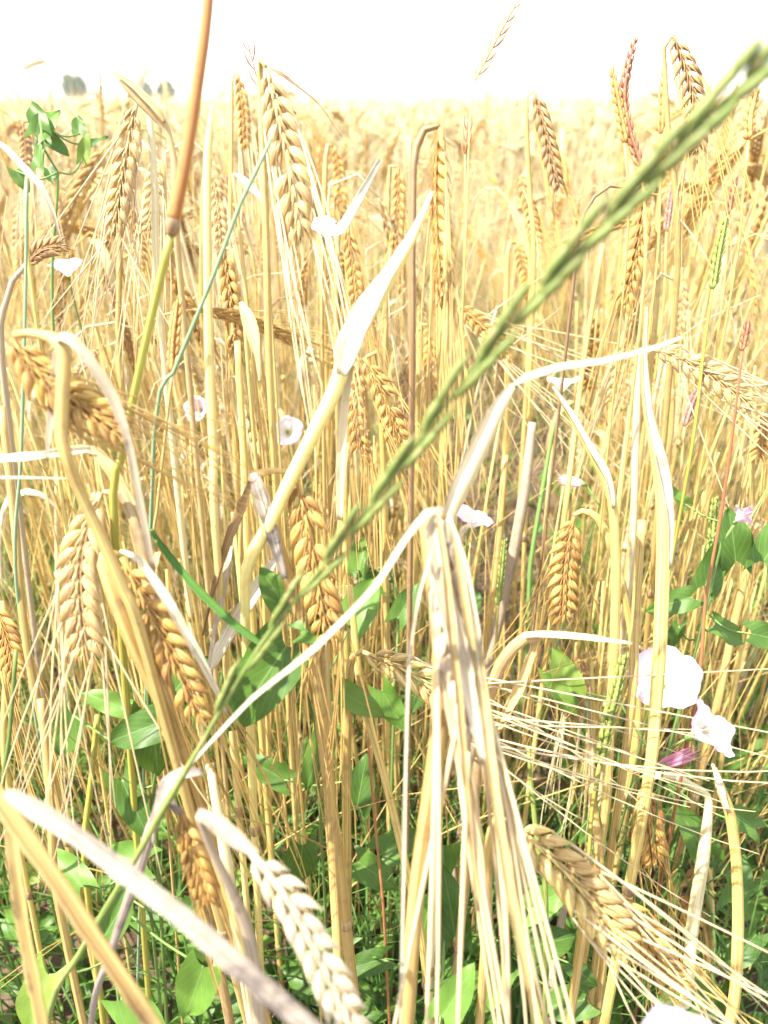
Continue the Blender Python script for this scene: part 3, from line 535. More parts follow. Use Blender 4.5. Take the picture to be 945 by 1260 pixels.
stalk('stout stalk with a white sheath tapering to a thread, crossing the round white flower',
      [(796, 385, .30, 4), (793, 440, .30, 8), (797, 500, .298, 13), (808, 556, .296, 17), (816, 620, .296, 17), (816, 700, .298, 17), (812, 800, .30, 17), (806, 880, .305, 16), (798, 960, .31, 14)],
      None, (dict(pts=[(795, 378, .298, 3), (792, 450, .296, 11), (797, 512, .293, 18), (812, 572, .291, 27), (823, 632, .291, 18), (824, 700, .293, 5)], mat=W_, curl=1.1),), ('straw',), 'bent and broken barley stalks')
stalk('stalk folded flat at its top, a dry leaf lying level to the right of it',
      [(664, 784, .30, 12), (648, 784, .302, 15), (628, 800, .305, 15), (612, 826, .31, 15), (596, 880, .32, 14), (586, 960, .33, 12)],
      None, (dict(pts=[(644, 782, .298, 10), (668, 781, .297, 14), (712, 784, .298, 15), (778, 792, .302, 5)], mat='straw_pale', curl=.9),
             dict(pts=[(660, 790, .302, 8), (652, 810, .304, 18), (640, 845, .308, 22), (622, 880, .312, 20), (606, 915, .318, 8)], mat='dry_leaf', curl=.9, twist=.4)), ('dry_leaf',), 'bent and broken barley stalks')
stalk('pale stalk split into two leaning halves under the lower white flower',
      [(880, 945, .33, 4), (886, 968, .33, 12), (898, 1000, .332, 13), (906, 1060, .336, 13), (908, 1140, .342, 14), (902, 1240, .35, 14)],
      None, (dict(pts=[(876, 940, .328, 5), (884, 966, .327, 16), (893, 996, .328, 10)], mat=W_, curl=.9),), ('straw',), 'bent and broken barley stalks')
stalk('straight pale yellow stalk standing full height left of centre, white where the sun hits it',
      [(262, 130, .262, 5), (256, 180, .262, 10), (255, 260, .264, 11), (256, 360, .268, 11), (258, 460, .272, 12), (263, 560, .278, 11), (265, 650, .284, 10)],
      None, (), ('straw_yellow',), 'straight bare barley stalks')
stalk('plain tan stalk running down the lower middle, left of the white bundle',
      [(392, 700, .30, 12), (398, 800, .30, 13), (402, 900, .30, 14), (406, 1000, .304, 14), (412, 1100, .31, 13), (418, 1220, .315, 12)],
      None, (), ('straw',), 'straight bare barley stalks')
stalk('thin tan stalk slanting down to the right between the tan stalk and the white bundle',
      [(430, 720, .33, 8), (444, 850, .33, 10), (474, 960, .332, 10), (498, 1060, .338, 10), (520, 1160, .345, 10)],
      None, (), ('straw',), 'straight bare barley stalks')
stalk('thick greyish old stalk leaning right in the open gap under the small white flower',
      [(655, 520, .46, 10), (646, 600, .46, 14), (632, 680, .465, 14), (612, 770, .475, 13), (592, 860, .485, 12)],
      None, (), ('grey_leaf',), 'straight bare barley stalks')
for lab, pts, mt in (
        ('thin stalk leaning left in the open gap beside the thick greyish one', [(622, 560, .5, 8), (612, 680, .5, 9), (596, 800, .51, 9)], 'straw'),
        ('upright tan stalk just behind the wide white sheath on the right', [(790, 640, .34, 10), (782, 760, .345, 11), (776, 880, .35, 11)], 'straw'),
        ('olive-brown stalk crossing low at the far right edge', [(935, 640, .42, 9), (905, 760, .43, 10), (880, 880, .44, 10)], 'straw'),
        ('greyish stalk standing just right of the smooth yellow stalk', [(292, 420, .36, 8), (300, 560, .365, 9), (306, 700, .375, 9)], 'straw'),
        ('brown stalk standing at the left edge above the foreground blades', [(2, 500, .33, 9), (18, 640, .335, 10), (34, 800, .345, 10)], 'straw'),
        ('pale stalk at the lower left rising between long bristles', [(50, 860, .3, 9), (62, 980, .3, 10), (70, 1100, .305, 10)], 'straw'),
        ('stout tan stalk behind the orange-brown ear near the bottom', [(258, 940, .27, 10), (272, 1020, .272, 13), (288, 1120, .278, 14)], 'straw_pale'),
        ('tan stalk low in the middle right of the big plump ear', [(728, 960, .36, 9), (738, 1060, .36, 11), (742, 1180, .365, 11)], 'straw'),
        ('stalk leaning left, low behind the tip of the big plump ear', [(700, 1090, .4, 9), (682, 1180, .405, 10), (674, 1280, .41, 10)], 'grey_leaf'),
        ('slim orange-tinted stalk left of the folded dry leaf', [(742, 300, .4, 5), (716, 460, .41, 6), (694, 640, .42, 7)], 'straw')):
    stalk(lab, pts, None, (), (mt,), 'straight bare barley stalks')
# foreground blades, near enough to blur
def blade_plant(label, blades, base_extra, group, mats='straw', name='dry_leaf_blade'):
    root_pts, rr = pxpath(base_extra, drop=True)
    root = empty(name, root_pts[-1]); tag(root, label, 'leaf blade', group)
    for k, (pts, mt, cu, tw) in enumerate(blades):
        c, r = pxpath(pts, 30); mb = MB(); ribbon(mb, c, r * 1.72, -CF + CU * .4, curl=cu * 1.3, twist=tw, seed=k + len(label), ruffle=.10, thick=.0006); mb.build('blade', mt, root)
    mb = MB(); tube(mb, root_pts, rr, 9, .4); mb.build('stem', mats, root)
blade_plant('wide blurred white blade with brown stains slanting across the bottom left corner',
            [([(8, 974, .176, 14), (28, 984, .174, 34), (90, 1022, .172, 38), (160, 1074, .170, 40), (230, 1128, .167, 44), (300, 1188, .163, 46), (360, 1240, .160, 48), (440, 1310, .156, 46)], 'mottled_leaf', .9, .15)],
            [(440, 1310, .157, 16), (470, 1380, .17, 16)], 'blurred foreground blades')
blade_plant('blurred tan blade falling from the left edge to the bottom beneath the stained white one',
            [([(-20, 940, .186, 26), (8, 990, .184, 38), (60, 1064, .182, 38), (110, 1140, .182, 38), (160, 1214, .183, 36), (210, 1290, .186, 34)], 'tan_blade', .9, -.1)],
            [(205, 1285, .187, 14), (230, 1360, .2, 14)], 'blurred foreground blades')
blade_plant('blurred upright tan blade with a dark blotch at the bottom left corner',
            [([(14, 1000, .196, 20), (20, 1060, .196, 27), (32, 1140, .198, 28), (46, 1210, .2, 28), (62, 1290, .203, 26)], 'tan_blade', .8, .2)],
            [(60, 1285, .204, 12), (74, 1360, .215, 12)], 'blurred foreground blades')
blade_plant('crumpled brown dead leaf hanging left of the squared fold of white leaf',
            [([(308, 592, .29, 6), (300, 622, .289, 22), (284, 664, .289, 20), (270, 706, .290, 16), (258, 750, .292, 8), (250, 782, .293, 3)], 'brown_leaf', .8, 1.1),
             ([(284, 672, .294, 8), (276, 720, .294, 13), (262, 790, .296, 7), (256, 830, .298, 3)], W_, .6, .5)],
            [(300, 600, .294, 5), (296, 700, .30, 5)], 'crumpled dead leaves')
blade_plant('shredded white dead leaf slanting down to the left behind the squared fold',
            [([(338, 690, .30, 10), (318, 722, .299, 22), (292, 764, .298, 26), (268, 806, .299, 22), (252, 836, .30, 10)], W_, .5, .6),
             ([(345, 670, .302, 4), (322, 720, .301, 6), (300, 765, .30, 5), (275, 800, .30, 3)], W_, .5, .2)],
            [(342, 684, .303, 5), (350, 760, .31, 5)], 'crumpled dead leaves')
blade_plant('long green leaf with yellow edges slanting down to the right into the green grass spike',
            [([(186, 652, .275, 8), (205, 680, .274, 13), (240, 722, .274, 15), (285, 765, .275, 15), (322, 792, .277, 12), (345, 802, .279, 4)], 'green_blade', .7, .1)],
            [(186, 652, .276, 6), (176, 720, .285, 6)], 'long green grass leaves', 'green_stem')
blade_plant('white blade bending over at the left edge under the climbing green leaves',
            [([(-10, 170, .30, 5), (10, 186, .30, 12), (34, 212, .30, 14), (52, 232, .30, 12), (66, 262, .302, 8), (76, 300, .305, 3)], W_, .8, .2)],
            [(34, 214, .303, 5), (36, 330, .31, 5)], 'crumpled dead leaves')
blade_plant('crumpled white leaf patch glaring left of the white bent blade',
            [([(384, 276, .40, 20), (398, 278, .398, 30), (414, 284, .396, 26), (424, 276, .398, 14), (444, 240, .40, 12), (468, 196, .40, 7)], W_, .5, .7)],
            [(398, 292, .404, 5), (396, 380, .41, 5)], 'crumpled dead leaves')
blade_plant('torn white leaf dangling at the middle, right of the tall yellow stem',
            [([(296, 372, .33, 6), (304, 388, .329, 22), (312, 410, .329, 24), (318, 440, .33, 10), (320, 470, .332, 4)], 'dry_leaf', .6, .9)],
            [(300, 376, .333, 5), (306, 460, .34, 5)], 'crumpled dead leaves')
blade_plant('papery pale leaf hanging from a stem between the orange stem and the silvery ear',
            [([(288, 214, .36, 4), (298, 222, .36, 14), (314, 236, .36, 17), (330, 254, .36, 5)], W_, .9, .5)],
            [(286, 214, .362, 4), (300, 330, .37, 4)], 'crumpled dead leaves')

# ------------------------------------------------------------------ grasses
def spike_parts(mb, pts, Wd, n, ksl, up, overlap=2.2, ang=.22, both=True):
    c = smooth(pts, n + 1); T, A, B = frames(c, up); L = np.linalg.norm(np.diff(c, axis=0), axis=1).sum() / n
    tube(mb, c, np.full(len(c), Wd * .12), 5, .2)
    for i in range(n):
        s = 1 if i % 2 else -1; f = i / n; tp = 1 - .45 * max(0, f - .6) / .4
        d = T[i] * math.cos(ang) + B[i] * s * math.sin(ang)
        kernel(mb, c[i] + B[i] * s * Wd * .10, d, s, B[i] * s + A[i] * .4, L * overlap * 1.5 * tp * ksl, Wd * .42 * tp, Wd * .36 * tp, random.random(), 7)
        if both: kernel(mb, c[i] + A[i] * Wd * .12, T[i] + A[i] * .15, s, A[i], L * overlap * 1.2 * tp, Wd * .34 * tp, Wd * .3 * tp, random.random(), 6)
def grass_spike(label, spike, stem, w, mats, group, n=16, up=-CF, ang=.17, ksl=1.0, name='grass_spike', cat='grass'):
    c, r = pxpath(stem, drop=True)
    root = empty(name, c[-1]); tag(root, label, cat, group)
    mb = MB(); tube(mb, c, r, 7, random.random()); mb.build('stem', mats[0], root)
    mb = MB(); spike_parts(mb, np.array([P(*q) for q in spike]), w, n, ksl, up, ang=ang); mb.build('seed_head', mats[1], root)
    return root

# the big green ryegrass spike crossing the whole picture
rc = [(985, 22, .128), (940, 78, .131), (860, 152, .136), (780, 236, .142), (700, 318, .149), (640, 385, .155), (585, 452, .161), (530, 522, .168), (480, 592, .175), (430, 655, .182), (385, 712, .19), (330, 780, .198), (285, 850, .206), (248, 915, .213)]
rp_, rr_ = pxpath([(a, b, d, 5.5) for a, b, d in rc[::-1]][::-1] + [(225, 955, .218, 8), (196, 1005, .224, 8), (150, 1085, .233, 8), (100, 1170, .243, 8), (60, 1250, .252, 8)], n=90, drop=True)
root = empty('ryegrass', rp_[-1]); tag(root, 'long blurred green ryegrass spike crossing the view from top right to lower left', 'grass')
mb = MB(); tube(mb, rp_, rr_, 8, .3); mb.build('stem', 'rye_green', root)
axis = smooth(np.array([P(*q) for q in rc[::-1]]), 200); T_, A_, B_ = frames(axis, -CF)
cum = np.r_[0, np.cumsum(np.linalg.norm(np.diff(axis, axis=0), axis=1))]
npx = [(268, 882), (318, 800), (366, 738), (412, 676), (452, 624), (500, 566), (548, 500), (600, 436), (655, 368), (714, 304), (778, 240), (842, 172), (905, 112), (960, 52)]
npx = [q for k, a in enumerate(npx[:-1]) for q in (a, ((a[0] * 2 + npx[k + 1][0]) / 3, (a[1] * 2 + npx[k + 1][1]) / 3))][::1] if False else [tuple(np.array([np.interp(f, range(14), [q[0] for q in npx]), np.interp(f, range(14), [q[1] for q in npx])])) for f in np.linspace(0, 13, 20)]
for k, (px, py) in enumerate(npx):
    j = int(np.argmin([(proj(a)[0] - px) ** 2 + (proj(a)[1] - py) ** 2 for a in axis])); s = 1 if k % 2 else -1
    t, a, b = T_[j], A_[j], B_[j]; base = axis[j]; SL = .0250; fk = .60 + .36 * k / 19; mb = MB()
    kernel(mb, base + b * s * .0004, t + b * s * .05, s, b * s, SL * .58, .0029 * fk, .0023 * fk, random.random(), 7, bend=.04)
    for q in range(6):                         # overlapping lemmas in two ranks
        z = 1 if q % 2 else -1; f = q / 6
        dq = t + b * s * (.03 + .02 * f) + b * s * z * .035
        kernel(mb, base + (t + b * s * .07) * SL * (.0 + .56 * f) + b * s * .0007 + a * z * .0005, dq, s, b * s + a * z * .6, SL * .40, .0031 * fk, .0025 * fk, random.random(), 7, bend=.05)
    mb.build('spikelet', 'rye_green', root)

# orange-brown grass stem with its node
def ostem():
    up_, ur = pxpath([(262, -60, .205, 12), (252, 40, .21, 14), (236, 150, .216, 15), (224, 220, .22, 16), (213, 272, .224, 17)], 30)
    nd, nr = pxpath([(214, 268, .224, 16), (213, 274, .224, 19), (212, 282, .2245, 18), (210, 290, .225, 11)], 10)
    lo, lr = pxpath([(211, 286, .225, 10), (196, 350, .231, 10), (175, 440, .24, 10), (150, 560, .252, 10), (140, 640, .262, 10)], drop=True)
    root = empty('wild_grass', lo[-1]); tag(root, 'thick grass stem, orange above its dark node and olive green below', 'grass')
    mb = MB(); tube(mb, up_, ur, 10, .2); mb.build('sheath', 'orange_stem', root)
    mb = MB(); tube(mb, nd, nr, 10, .2); mb.build('node', 'straw_brown', root)
    mb = MB(); tube(mb, lo, lr, 10, .2); mb.build('stem', 'olive_stem', root)
ostem()
def thin_stem(label, pts, mat, group, seeds=None, name='wild_grass'):
    c, r = pxpath(pts, drop=True); root = empty(name, c[-1]); tag(root, label, 'grass', group)
    mb = MB(); tube(mb, c, r, 6, random.random()); mb.build('stem', mat, root)
    return root
thin_stem('thin blue-green grass stem leaning right with a bare grey tip, right of the orange stem', [(334, 170, .25, 4), (318, 205, .25, 5), (296, 250, .252, 5), (270, 320, .256, 5), (240, 395, .262, 5), (215, 455, .268, 5), (190, 530, .276, 5)], 'teal_stem', 'thin green grass stems')
thin_stem('thin upright green grass stem near the left edge below the climbing leaves', [(33, 220, .30, 4), (32, 320, .305, 4), (30, 420, .31, 4), (26, 560, .32, 4), (20, 720, .335, 4)], 'teal_stem', 'thin green grass stems')
thin_stem('bright green stem standing in the open gap right of the small white flower', [(682, 520, .45, 5), (668, 600, .455, 6), (652, 700, .465, 6), (648, 800, .475, 6)], 'green_stem', 'thin green grass stems')
thin_stem('green stem with a slanting top near the big plump ear', [(650, 920, .31, 5), (656, 990, .315, 6), (664, 1060, .32, 8), (672, 1110, .325, 6)], 'spike_green', 'thin green grass stems')
thin_stem('green stem behind the pale stalk at the lower left', [(20, 800, .30, 5), (12, 900, .305, 5), (4, 1000, .31, 5)], 'green_stem', 'thin green grass stems')
thin_stem('olive stem rising at the left of the foreground blades', [(120, 880, .34, 7), (112, 960, .345, 7), (104, 1060, .35, 8)], 'olive_stem', 'thin green grass stems')
thin_stem('bent brown grass stem arching over like a hoop, left of the red spikes', [(772, 232, .34, 3), (755, 227, .34, 4), (738, 236, .34, 4), (722, 254, .342, 4), (712, 290, .346, 4), (700, 400, .36, 4)], 'straw_brown', 'thin green grass stems'.replace('green', 'brown'))
thin_stem('dark red bare stem low in the middle left of the white bundle', [(452, 900, .36, 3), (460, 1000, .36, 3), (472, 1120, .365, 4)], 'red_stem', 'thin brown grass stems')
RSP = 'reddish grass seed spikes'
for lab, sp, st, wpx, mt, nn in (
    ('reddish seed spike leaning left, the left one of the crossing pair above the skyline', [(770, 176, .33), (762, 135, .33), (752, 84, .33)], [(768, 172, .33, 3), (772, 215, .332, 3), (770, 330, .345, 3)], 12, 'spike_orange', 16),
    ('tall seed spike, crimson below and tan above, the right one of the crossing pair', [(788, 205, .33), (776, 168, .33), (768, 128, .33), (770, 95, .33), (781, 48, .33)], [(788, 203, .33, 3), (794, 260, .333, 4), (790, 380, .345, 4)], 12, 'spike_red', 26),
    ('slender seed spike with a pink tip right of the crossing pair', [(814, 165, .40), (815, 125, .40), (817, 84, .40)], [(814, 165, .4, 2), (812, 240, .405, 3), (806, 350, .415, 3)], 9, 'spike_orange', 14),
    ('dark orange seed head at the right edge just under the ryegrass', [(921, 172, .36), (922, 145, .36), (930, 112, .36)], [(921, 172, .36, 3), (914, 240, .365, 3), (905, 330, .375, 3)], 17, 'spike_orange', 12),
    ('small dusky pink seed spike in the upper right crop', [(820, 285, .5), (824, 255, .5), (828, 226, .5)], [(820, 285, .5, 2), (814, 400, .51, 3)], 9, 'spike_pink', 13),
    ('crimson seed spike above the green and yellow one at the upper right', [(896, 265, .45), (900, 240, .45), (905, 218, .45)], [(896, 265, .45, 2), (888, 380, .46, 3)], 9, 'spike_red', 10),
    ('bright green and yellow seed spike at the upper right', [(877, 356, .36), (884, 310, .36), (893, 268, .36)], [(877, 354, .36, 3), (866, 430, .365, 4), (850, 560, .38, 4)], 13, 'spike_green', 18),
    ('dark red seed spike on a long red stem near the right edge', [(913, 432, .32), (917, 412, .32), (920, 396, .32)], [(913, 432, .32, 3), (908, 480, .322, 3), (898, 560, .328, 3.5), (886, 640, .335, 4), (868, 740, .345, 4), (858, 850, .355, 4.5)], 11, 'spike_red', 9),
    ('dusky pink seed spike leaning right under the sideways pale ear', [(842, 525, .42), (850, 500, .42), (860, 478, .42)], [(842, 525, .42, 3), (832, 640, .43, 3)], 11, 'spike_pink', 10),
    ('orange seed spike on a slim stem left of the tall yellow stalk', [(212, 458, .30), (214, 420, .30), (219, 372, .30)], [(212, 456, .3, 4), (205, 520, .304, 4), (194, 620, .312, 4), (186, 720, .32, 4)], 15, 'spike_orange', 14),
    ('yellow-green seed spike with an orange tip below the level folded leaf', [(738, 940, .33), (750, 880, .33), (768, 806, .33)], [(738, 938, .33, 5), (728, 1000, .335, 5), (722, 1080, .34, 5)], 18, 'spike_green', 20),
    ('small bright green seed spike in the open gap above the folded dry leaf', [(613, 745, .44), (617, 705, .44), (621, 664, .44)], [(613, 745, .44, 3), (608, 830, .45, 3)], 9, 'spike_green', 20),
    ('olive seed spike standing upright behind the climbing leaves on the right', [(872, 700, .42), (876, 655, .42), (880, 612, .42)], [(872, 700, .42, 3), (866, 800, .43, 3)], 13, 'spike_green', 18),
    ('faint thin seed spike leaning right high in the white sky', [(585, 100, .40), (606, 60, .40), (637, 2, .40)], [(585, 100, .4, 1.5), (578, 150, .4, 2), (572, 320, .41, 2.5)], 7, 'spike_orange', 12),
    ('dark thin bud standing above the crop left of the grey and orange ear', [(572, 190, .42), (574, 172, .42), (575, 152, .42)], [(572, 190, .42, 2), (572, 300, .43, 3)], 6, 'spike_red', 5),
    ('dark purple spike tip beside the neck of the silvery ear', [(319, 108, .33), (312, 80, .33), (305, 54, .33)], [(319, 106, .33, 2), (324, 220, .34, 3)], 6, 'spike_red', 5)):
    grass_spike(lab, sp, st, wpx * sp[0][2] / FPX, ('olive_stem' if mt == 'spike_green' else ('red_stem' if 'red stem' in lab else 'straw'), mt), RSP if mt != 'spike_green' else 'green grass seed spikes', n=nn)

# ------------------------------------------------------------------ bindweed: flowers and climbing leaves
def flower(label, px, py, d, size, face, spin=0.0, depth=.45, wav=.10, pts=None, mat='petal', calyx=True, name='bindweed_flower', group='pale bindweed flowers'):
    c = P(px, py, d); a = nrm(face); Rr = size / 2
    h = nrm(np.cross(a, [0.21, 0.1, 0.97])); k = np.cross(a, h)
    n, m = 60, 14; V = []; UV = []
    for i in range(m):
        f = i / (m - 1)
        for j in range(n):
            th = 2 * math.pi * j / n + spin
            lobe = 1 + .045 * math.cos(5 * th) * f ** 2 + .02 * math.sin(13 * th + size * 900) * f ** 3 + .05 * math.sin(2 * th + spin * 3) * f
            r = Rr * (.07 + .93 * f ** .85) * lobe
            z = Rr * (-depth * (1 - f) ** 1.6 * 2.0) + Rr * wav * f ** 2 * (math.sin(3 * th + spin * 5) * .8 + math.sin(5 * th + 1) * .6 + .35 * math.sin(11 * th)) - Rr * .18 * max(0, f - .8) * 5 * (.5 + .5 * math.sin(2 * th + spin))
            z += Rr * .07 * abs(math.cos(2.5 * th)) * (1 - abs(2 * f - 1)) + Rr * .012 * math.sin(27 * th) * f
            V.append(c + (h * math.cos(th) + k * math.sin(th)) * r + a * z); UV.append((math.cos(th) * .6, f, math.sin(th) * .6))
    i = np.arange(m - 1)[:, None] * n; j = np.arange(n)[None]; j2 = (j + 1) % n
    Q = np.stack([i + j, i + j2, i + n + j2, i + n + j], -1).reshape(-1, 4)
    back = c - a * Rr * depth * 2.0
    sp = np.array([back + a * .001, back - a * Rr * .7, back - a * Rr * .9 + np.array([0, 0, -1]) * Rr * 1.0])
    foot = sp[-1].copy(); foot2 = foot + np.array([random.uniform(-.02, .02), .02, 0]); foot2[2] = -.004; mid = (foot + foot2) / 2 + np.array([.008, .0, .01])
    path = smooth(np.vstack([sp, mid, foot2]), 26)
    root = empty(name, foot2); tag(root, label, 'flower', group)
    mb = MB(); mb.add(V, Q, None, UV, .3); mb.build('petals', mat, root)
    if calyx:
        mb = MB(); tube(mb, smooth(np.array([back - a * Rr * .25, back, back + a * Rr * .25]), 6), [Rr * .07, Rr * .12, Rr * .12, Rr * .12, Rr * .11, Rr * .08], 7, .2); mb.build('calyx', 'green_stem', root)
    mb = MB(); tube(mb, path, np.full(26, .0006), 5, .2); mb.build('stalk', 'green_stem', root)
    mb = MB()
    for q in range(5):
        o = (h * math.cos(q * 1.257) + k * math.sin(q * 1.257)) * .0006
        tube(mb, np.array([back + a * .001 + o, back + a * Rr * .55 + o * 2]), [.0004, .0003], 4, .3)
        kernel(mb, back + a * Rr * .5 + o * 2, a, 1, o, .0022, .0008, .0008, .5, 5)
    mb.build('stamens', 'awn_pale', root)
    return root
UPc = CU; 
flower('large round white bindweed flower crossed by a stout stalk at the lower right', 820, 832, .345, .032, -CF * .9 + CU * .5 - CR * .1, .3)
flower('white bindweed flower with pink rim, below and right of the round white one', 880, 893, .33, .0275, -CF * .55 + CR * .62 + CU * .55, 1.2, wav=.16)
flower('small white bindweed flower in the open gap right of the folded white blade', 585, 634, .44, .0205, -CF * .5 + CU * .9 + CR * .25, .9)
flower('small pale bindweed flower left of the white bent blade, among the stems', 354, 530, .52, .021, -CF * .8 + CR * .1, 2.1)
flower('white and pink bindweed flower under the short dark ear at the left edge', 80, 323, .45, .0195, -CF * .6 + CU * .8, 1.7)
flower('narrow white flower half hidden by bristles, right of the big folded blade', 692, 466, .46, .019, CU * .9 - CF * .3, 1.0)
flower('dusty pink bindweed flower behind the stems, left of the tall yellow stalk', 240, 503, .5, .018, -CF * .8 - CR * .3, .1, mat='petal_pink')
flower('mauve pink flower at the right edge beside the large green leaves', 917, 633, .335, .0115, CR * .6 + CU * .5 - CF * .2, .4, mat='petal_pink')
flower('blurred white bindweed flower very close to the lens, cut off by the bottom edge', 846, 1296, .125, .0150, -CF * .45 + CU * .9, .2, wav=.04, depth=.25)
def bud(label, p0, p1, wpx, mat='bud_pink'):
    a, b = P(*p0), P(*p1); d = b - a; L = np.linalg.norm(d); root = empty('bindweed_bud', (a[0], a[1], 0)); tag(root, label, 'flower bud', 'furled bindweed buds')
    Wd = wpx * p0[2] / FPX; mb = MB()
    for q in range(5):
        kernel(mb, a + nrm(np.cross(d, CF)) * (q - 2) * Wd * .10 + CF * (.0003 * (q % 2)), d + nrm(np.cross(d, CF)) * (q - 2) * L * .06, 1, -CF, L * (1 - .06 * abs(q - 2)), Wd * .5, Wd * .55, random.random(), 7, bend=.02)
    mb.build('petals', mat, root)
    mb = MB(); kernel(mb, a - nrm(d) * L * .12, d, 1, -CF, L * .4, Wd * .6, Wd * .6, .4, 7); mb.build('calyx', 'green_stem', root)
    e = a - nrm(d) * L * .1; mb = MB(); tube(mb, smooth(np.array([e, e - nrm(d) * .01 + np.array([0, 0, -.01]), e * [1, 1, .5] + [0, .02, 0], [e[0], e[1] + .02, -.004]]), 20), np.full(20, .0006), 5); mb.build('stalk', 'green_stem', root)
bud('furled magenta and pink bud pointing at the pink-rimmed flower', (812, 942, .335), (864, 922, .33), 13)
bud('slim pale pink bud pointing left in the open gap', (718, 596, .45), (686, 588, .45), 10, 'petal_pink')
bud('mauve furled bud at the right edge above the large green leaves', (898, 640, .41), (934, 626, .41), 13)

def bleaf(mb, c, tip, normal, L, W=None, fold=.25, wave=.06, tint=0.0, hast=1.0, seed=0, lod=0):
    """arrow-shaped bindweed leaf: two back lobes, midrib fold, wavy edge; c = where the stalk joins"""
    t = nrm(tip); nn = nrm(np.asarray(normal) - t * (np.asarray(normal) @ t)); b = np.cross(t, nn); W = W or L * .62
    nv, nu = (15, 9) if lod == 0 else (6, 3)
    S = np.linspace(0, 1, nv); u = np.linspace(-1, 1, nu)
    sS, uU = np.meshgrid(S, u, indexing='ij')
    half = W / 2 * np.where(sS < .30, .80 + .25 * np.sin(sS / .30 * math.pi * .5), 1.05 * np.maximum(1 - ((sS - .30) / .70) ** 1.9, 0) ** .9)
    half = np.maximum(half, L * .004)
    back = -hast * L * .30 * np.abs(uU) ** 1.5 * np.maximum(0, 1 - sS / .45)    # lobes swept backwards
    x = uU * half; y = sS * L + back
    z = fold * np.abs(x) + wave * L * np.sin(y / L * 7 + uU * 2 + seed) * np.abs(uU) - .22 * L * (y / L) ** 2 * (.5 + .5 * math.sin(seed)) 
    V = c + t * y[..., None] + b * x[..., None] + nn * z[..., None]
    i = np.arange(nv - 1)[:, None] * nu; j = np.arange(nu - 1)[None]
    Q = np.stack([i + j, i + j + 1, i + nu + j + 1, i + nu + j], -1).reshape(-1, 4)
    uv = np.stack([uU, sS * 0, sS], -1).reshape(-1, 3)
    mb.add(V.reshape(-1, 3), Q, None, uv, tint)
def vine(label, lvs, main, group='climbing bindweed plants'):
    """lvs: (px, py, depth, length px, tip angle on the picture in degrees, tilt towards the sky)"""
    c, r = pxpath(main, 40, drop=True); root = empty('bindweed_plant', c[-1]); tag(root, label, 'climbing plant', group)
    mb = MB(); tube(mb, c, np.maximum(r, .0005), 6, .3); mb.build('stem', 'green_stem', root)
    for k, (px, py, d, lp, ang, up) in enumerate(lvs):
        L = lp * d / FPX; t = CR * math.cos(R(ang)) + CU * math.sin(R(ang)) + CF * .25 * math.sin(k * 2.1)
        base = P(px, py, d); mb = MB()
        n_ = -CF * 1.0 + np.array([0, 0, 1.0]) * up + CR * .3 * math.sin(k * 1.7)
        bleaf(mb, base, t, n_, L, W=L * (.55 + .14 * math.sin(k * 3.3)), fold=.28, tint=random.random(), seed=k * 1.3)
        lo = mb.build('leaf', 'bindweed_green', root)
        j = int(np.argmin(np.linalg.norm(c - base, axis=1))); q = c[j]; mb = MB()
        tube(mb, smooth(np.array([base, (base + q) / 2 + np.array([0, 0, -.004]), q]), 8), np.full(8, .00055), 5, .3); mb.build('leaf_stalk', 'green_stem', lo)
vine('bindweed plant with one large arrow leaf beside the lower end of the ryegrass',
     [(352, 796, .285, 130, 235, .5), (372, 778, .275, 62, 10, 1.2), (352, 748, .29, 60, 120, .8), (418, 850, .32, 64, 330, .9), (430, 770, .34, 70, 60, .8), (400, 905, .32, 70, 250, .9)],
     [(392, 720, .29, 3), (368, 780, .285, 4), (376, 850, .29, 4), (390, 900, .3, 4), (392, 960, .32, 4)])
vine('bindweed plant with arrow leaves below the split-sheath golden ear at the left',
     [(205, 886, .30, 82, 200, .5), (188, 880, .31, 95, 270, .4), (215, 850, .32, 60, 50, 1), (150, 870, .33, 55, 160, .8), (90, 880, .33, 60, 250, .6), (150, 960, .33, 80, 300, .8)],
     [(212, 840, .31, 3), (205, 890, .305, 4), (190, 960, .33, 4), (180, 1060, .35, 4)])
vine('bindweed plant climbing the stems at the right, with large dark green leaves',
     [(868, 720, .36, 60, 70, .3), (850, 735, .37, 56, 200, .5), (905, 690, .36, 68, 100, .3), (940, 690, .35, 80, 60, .4), (880, 770, .38, 48, 330, .9), (842, 620, .42, 40, 140, .6), (925, 780, .36, 48, 350, .8), (835, 770, .39, 38, 250, .9)],
     [(945, 600, .37, 3), (900, 680, .37, 4), (872, 740, .375, 4), (850, 820, .39, 4)])
vine('blue-green bindweed leaves climbing high above the crop at the upper left',
     [(52, 160, .40, 41, 112, .2), (46, 165, .40, 48, 62, .2), (56, 172, .41, 36, 330, .8), (48, 205, .40, 35, 88, .2), (98, 165, .44, 27, 100, .5), (102, 196, .43, 33, 75, .2), (20, 210, .42, 28, 300, .8), (112, 178, .44, 24, 40, .4), (60, 208, .42, 22, 290, .6)],
     [(50, 150, .40, 3), (54, 185, .40, 3), (72, 214, .41, 3), (64, 330, .43, 4), (70, 460, .45, 4)])
vine('bindweed plant spreading oval leaves on the ground at the bottom, under the big plump ear',
     [(650, 1120, .37, 62, 30, 1.2), (652, 1165, .37, 68, 5, 1.2), (640, 1080, .39, 60, 150, 1), (700, 1185, .36, 46, 320, 1), (720, 1230, .37, 60, 200, 1), (620, 1200, .38, 60, 230, 1)],
     [(655, 1090, .38, 4), (650, 1140, .38, 4), (655, 1230, .39, 4)])
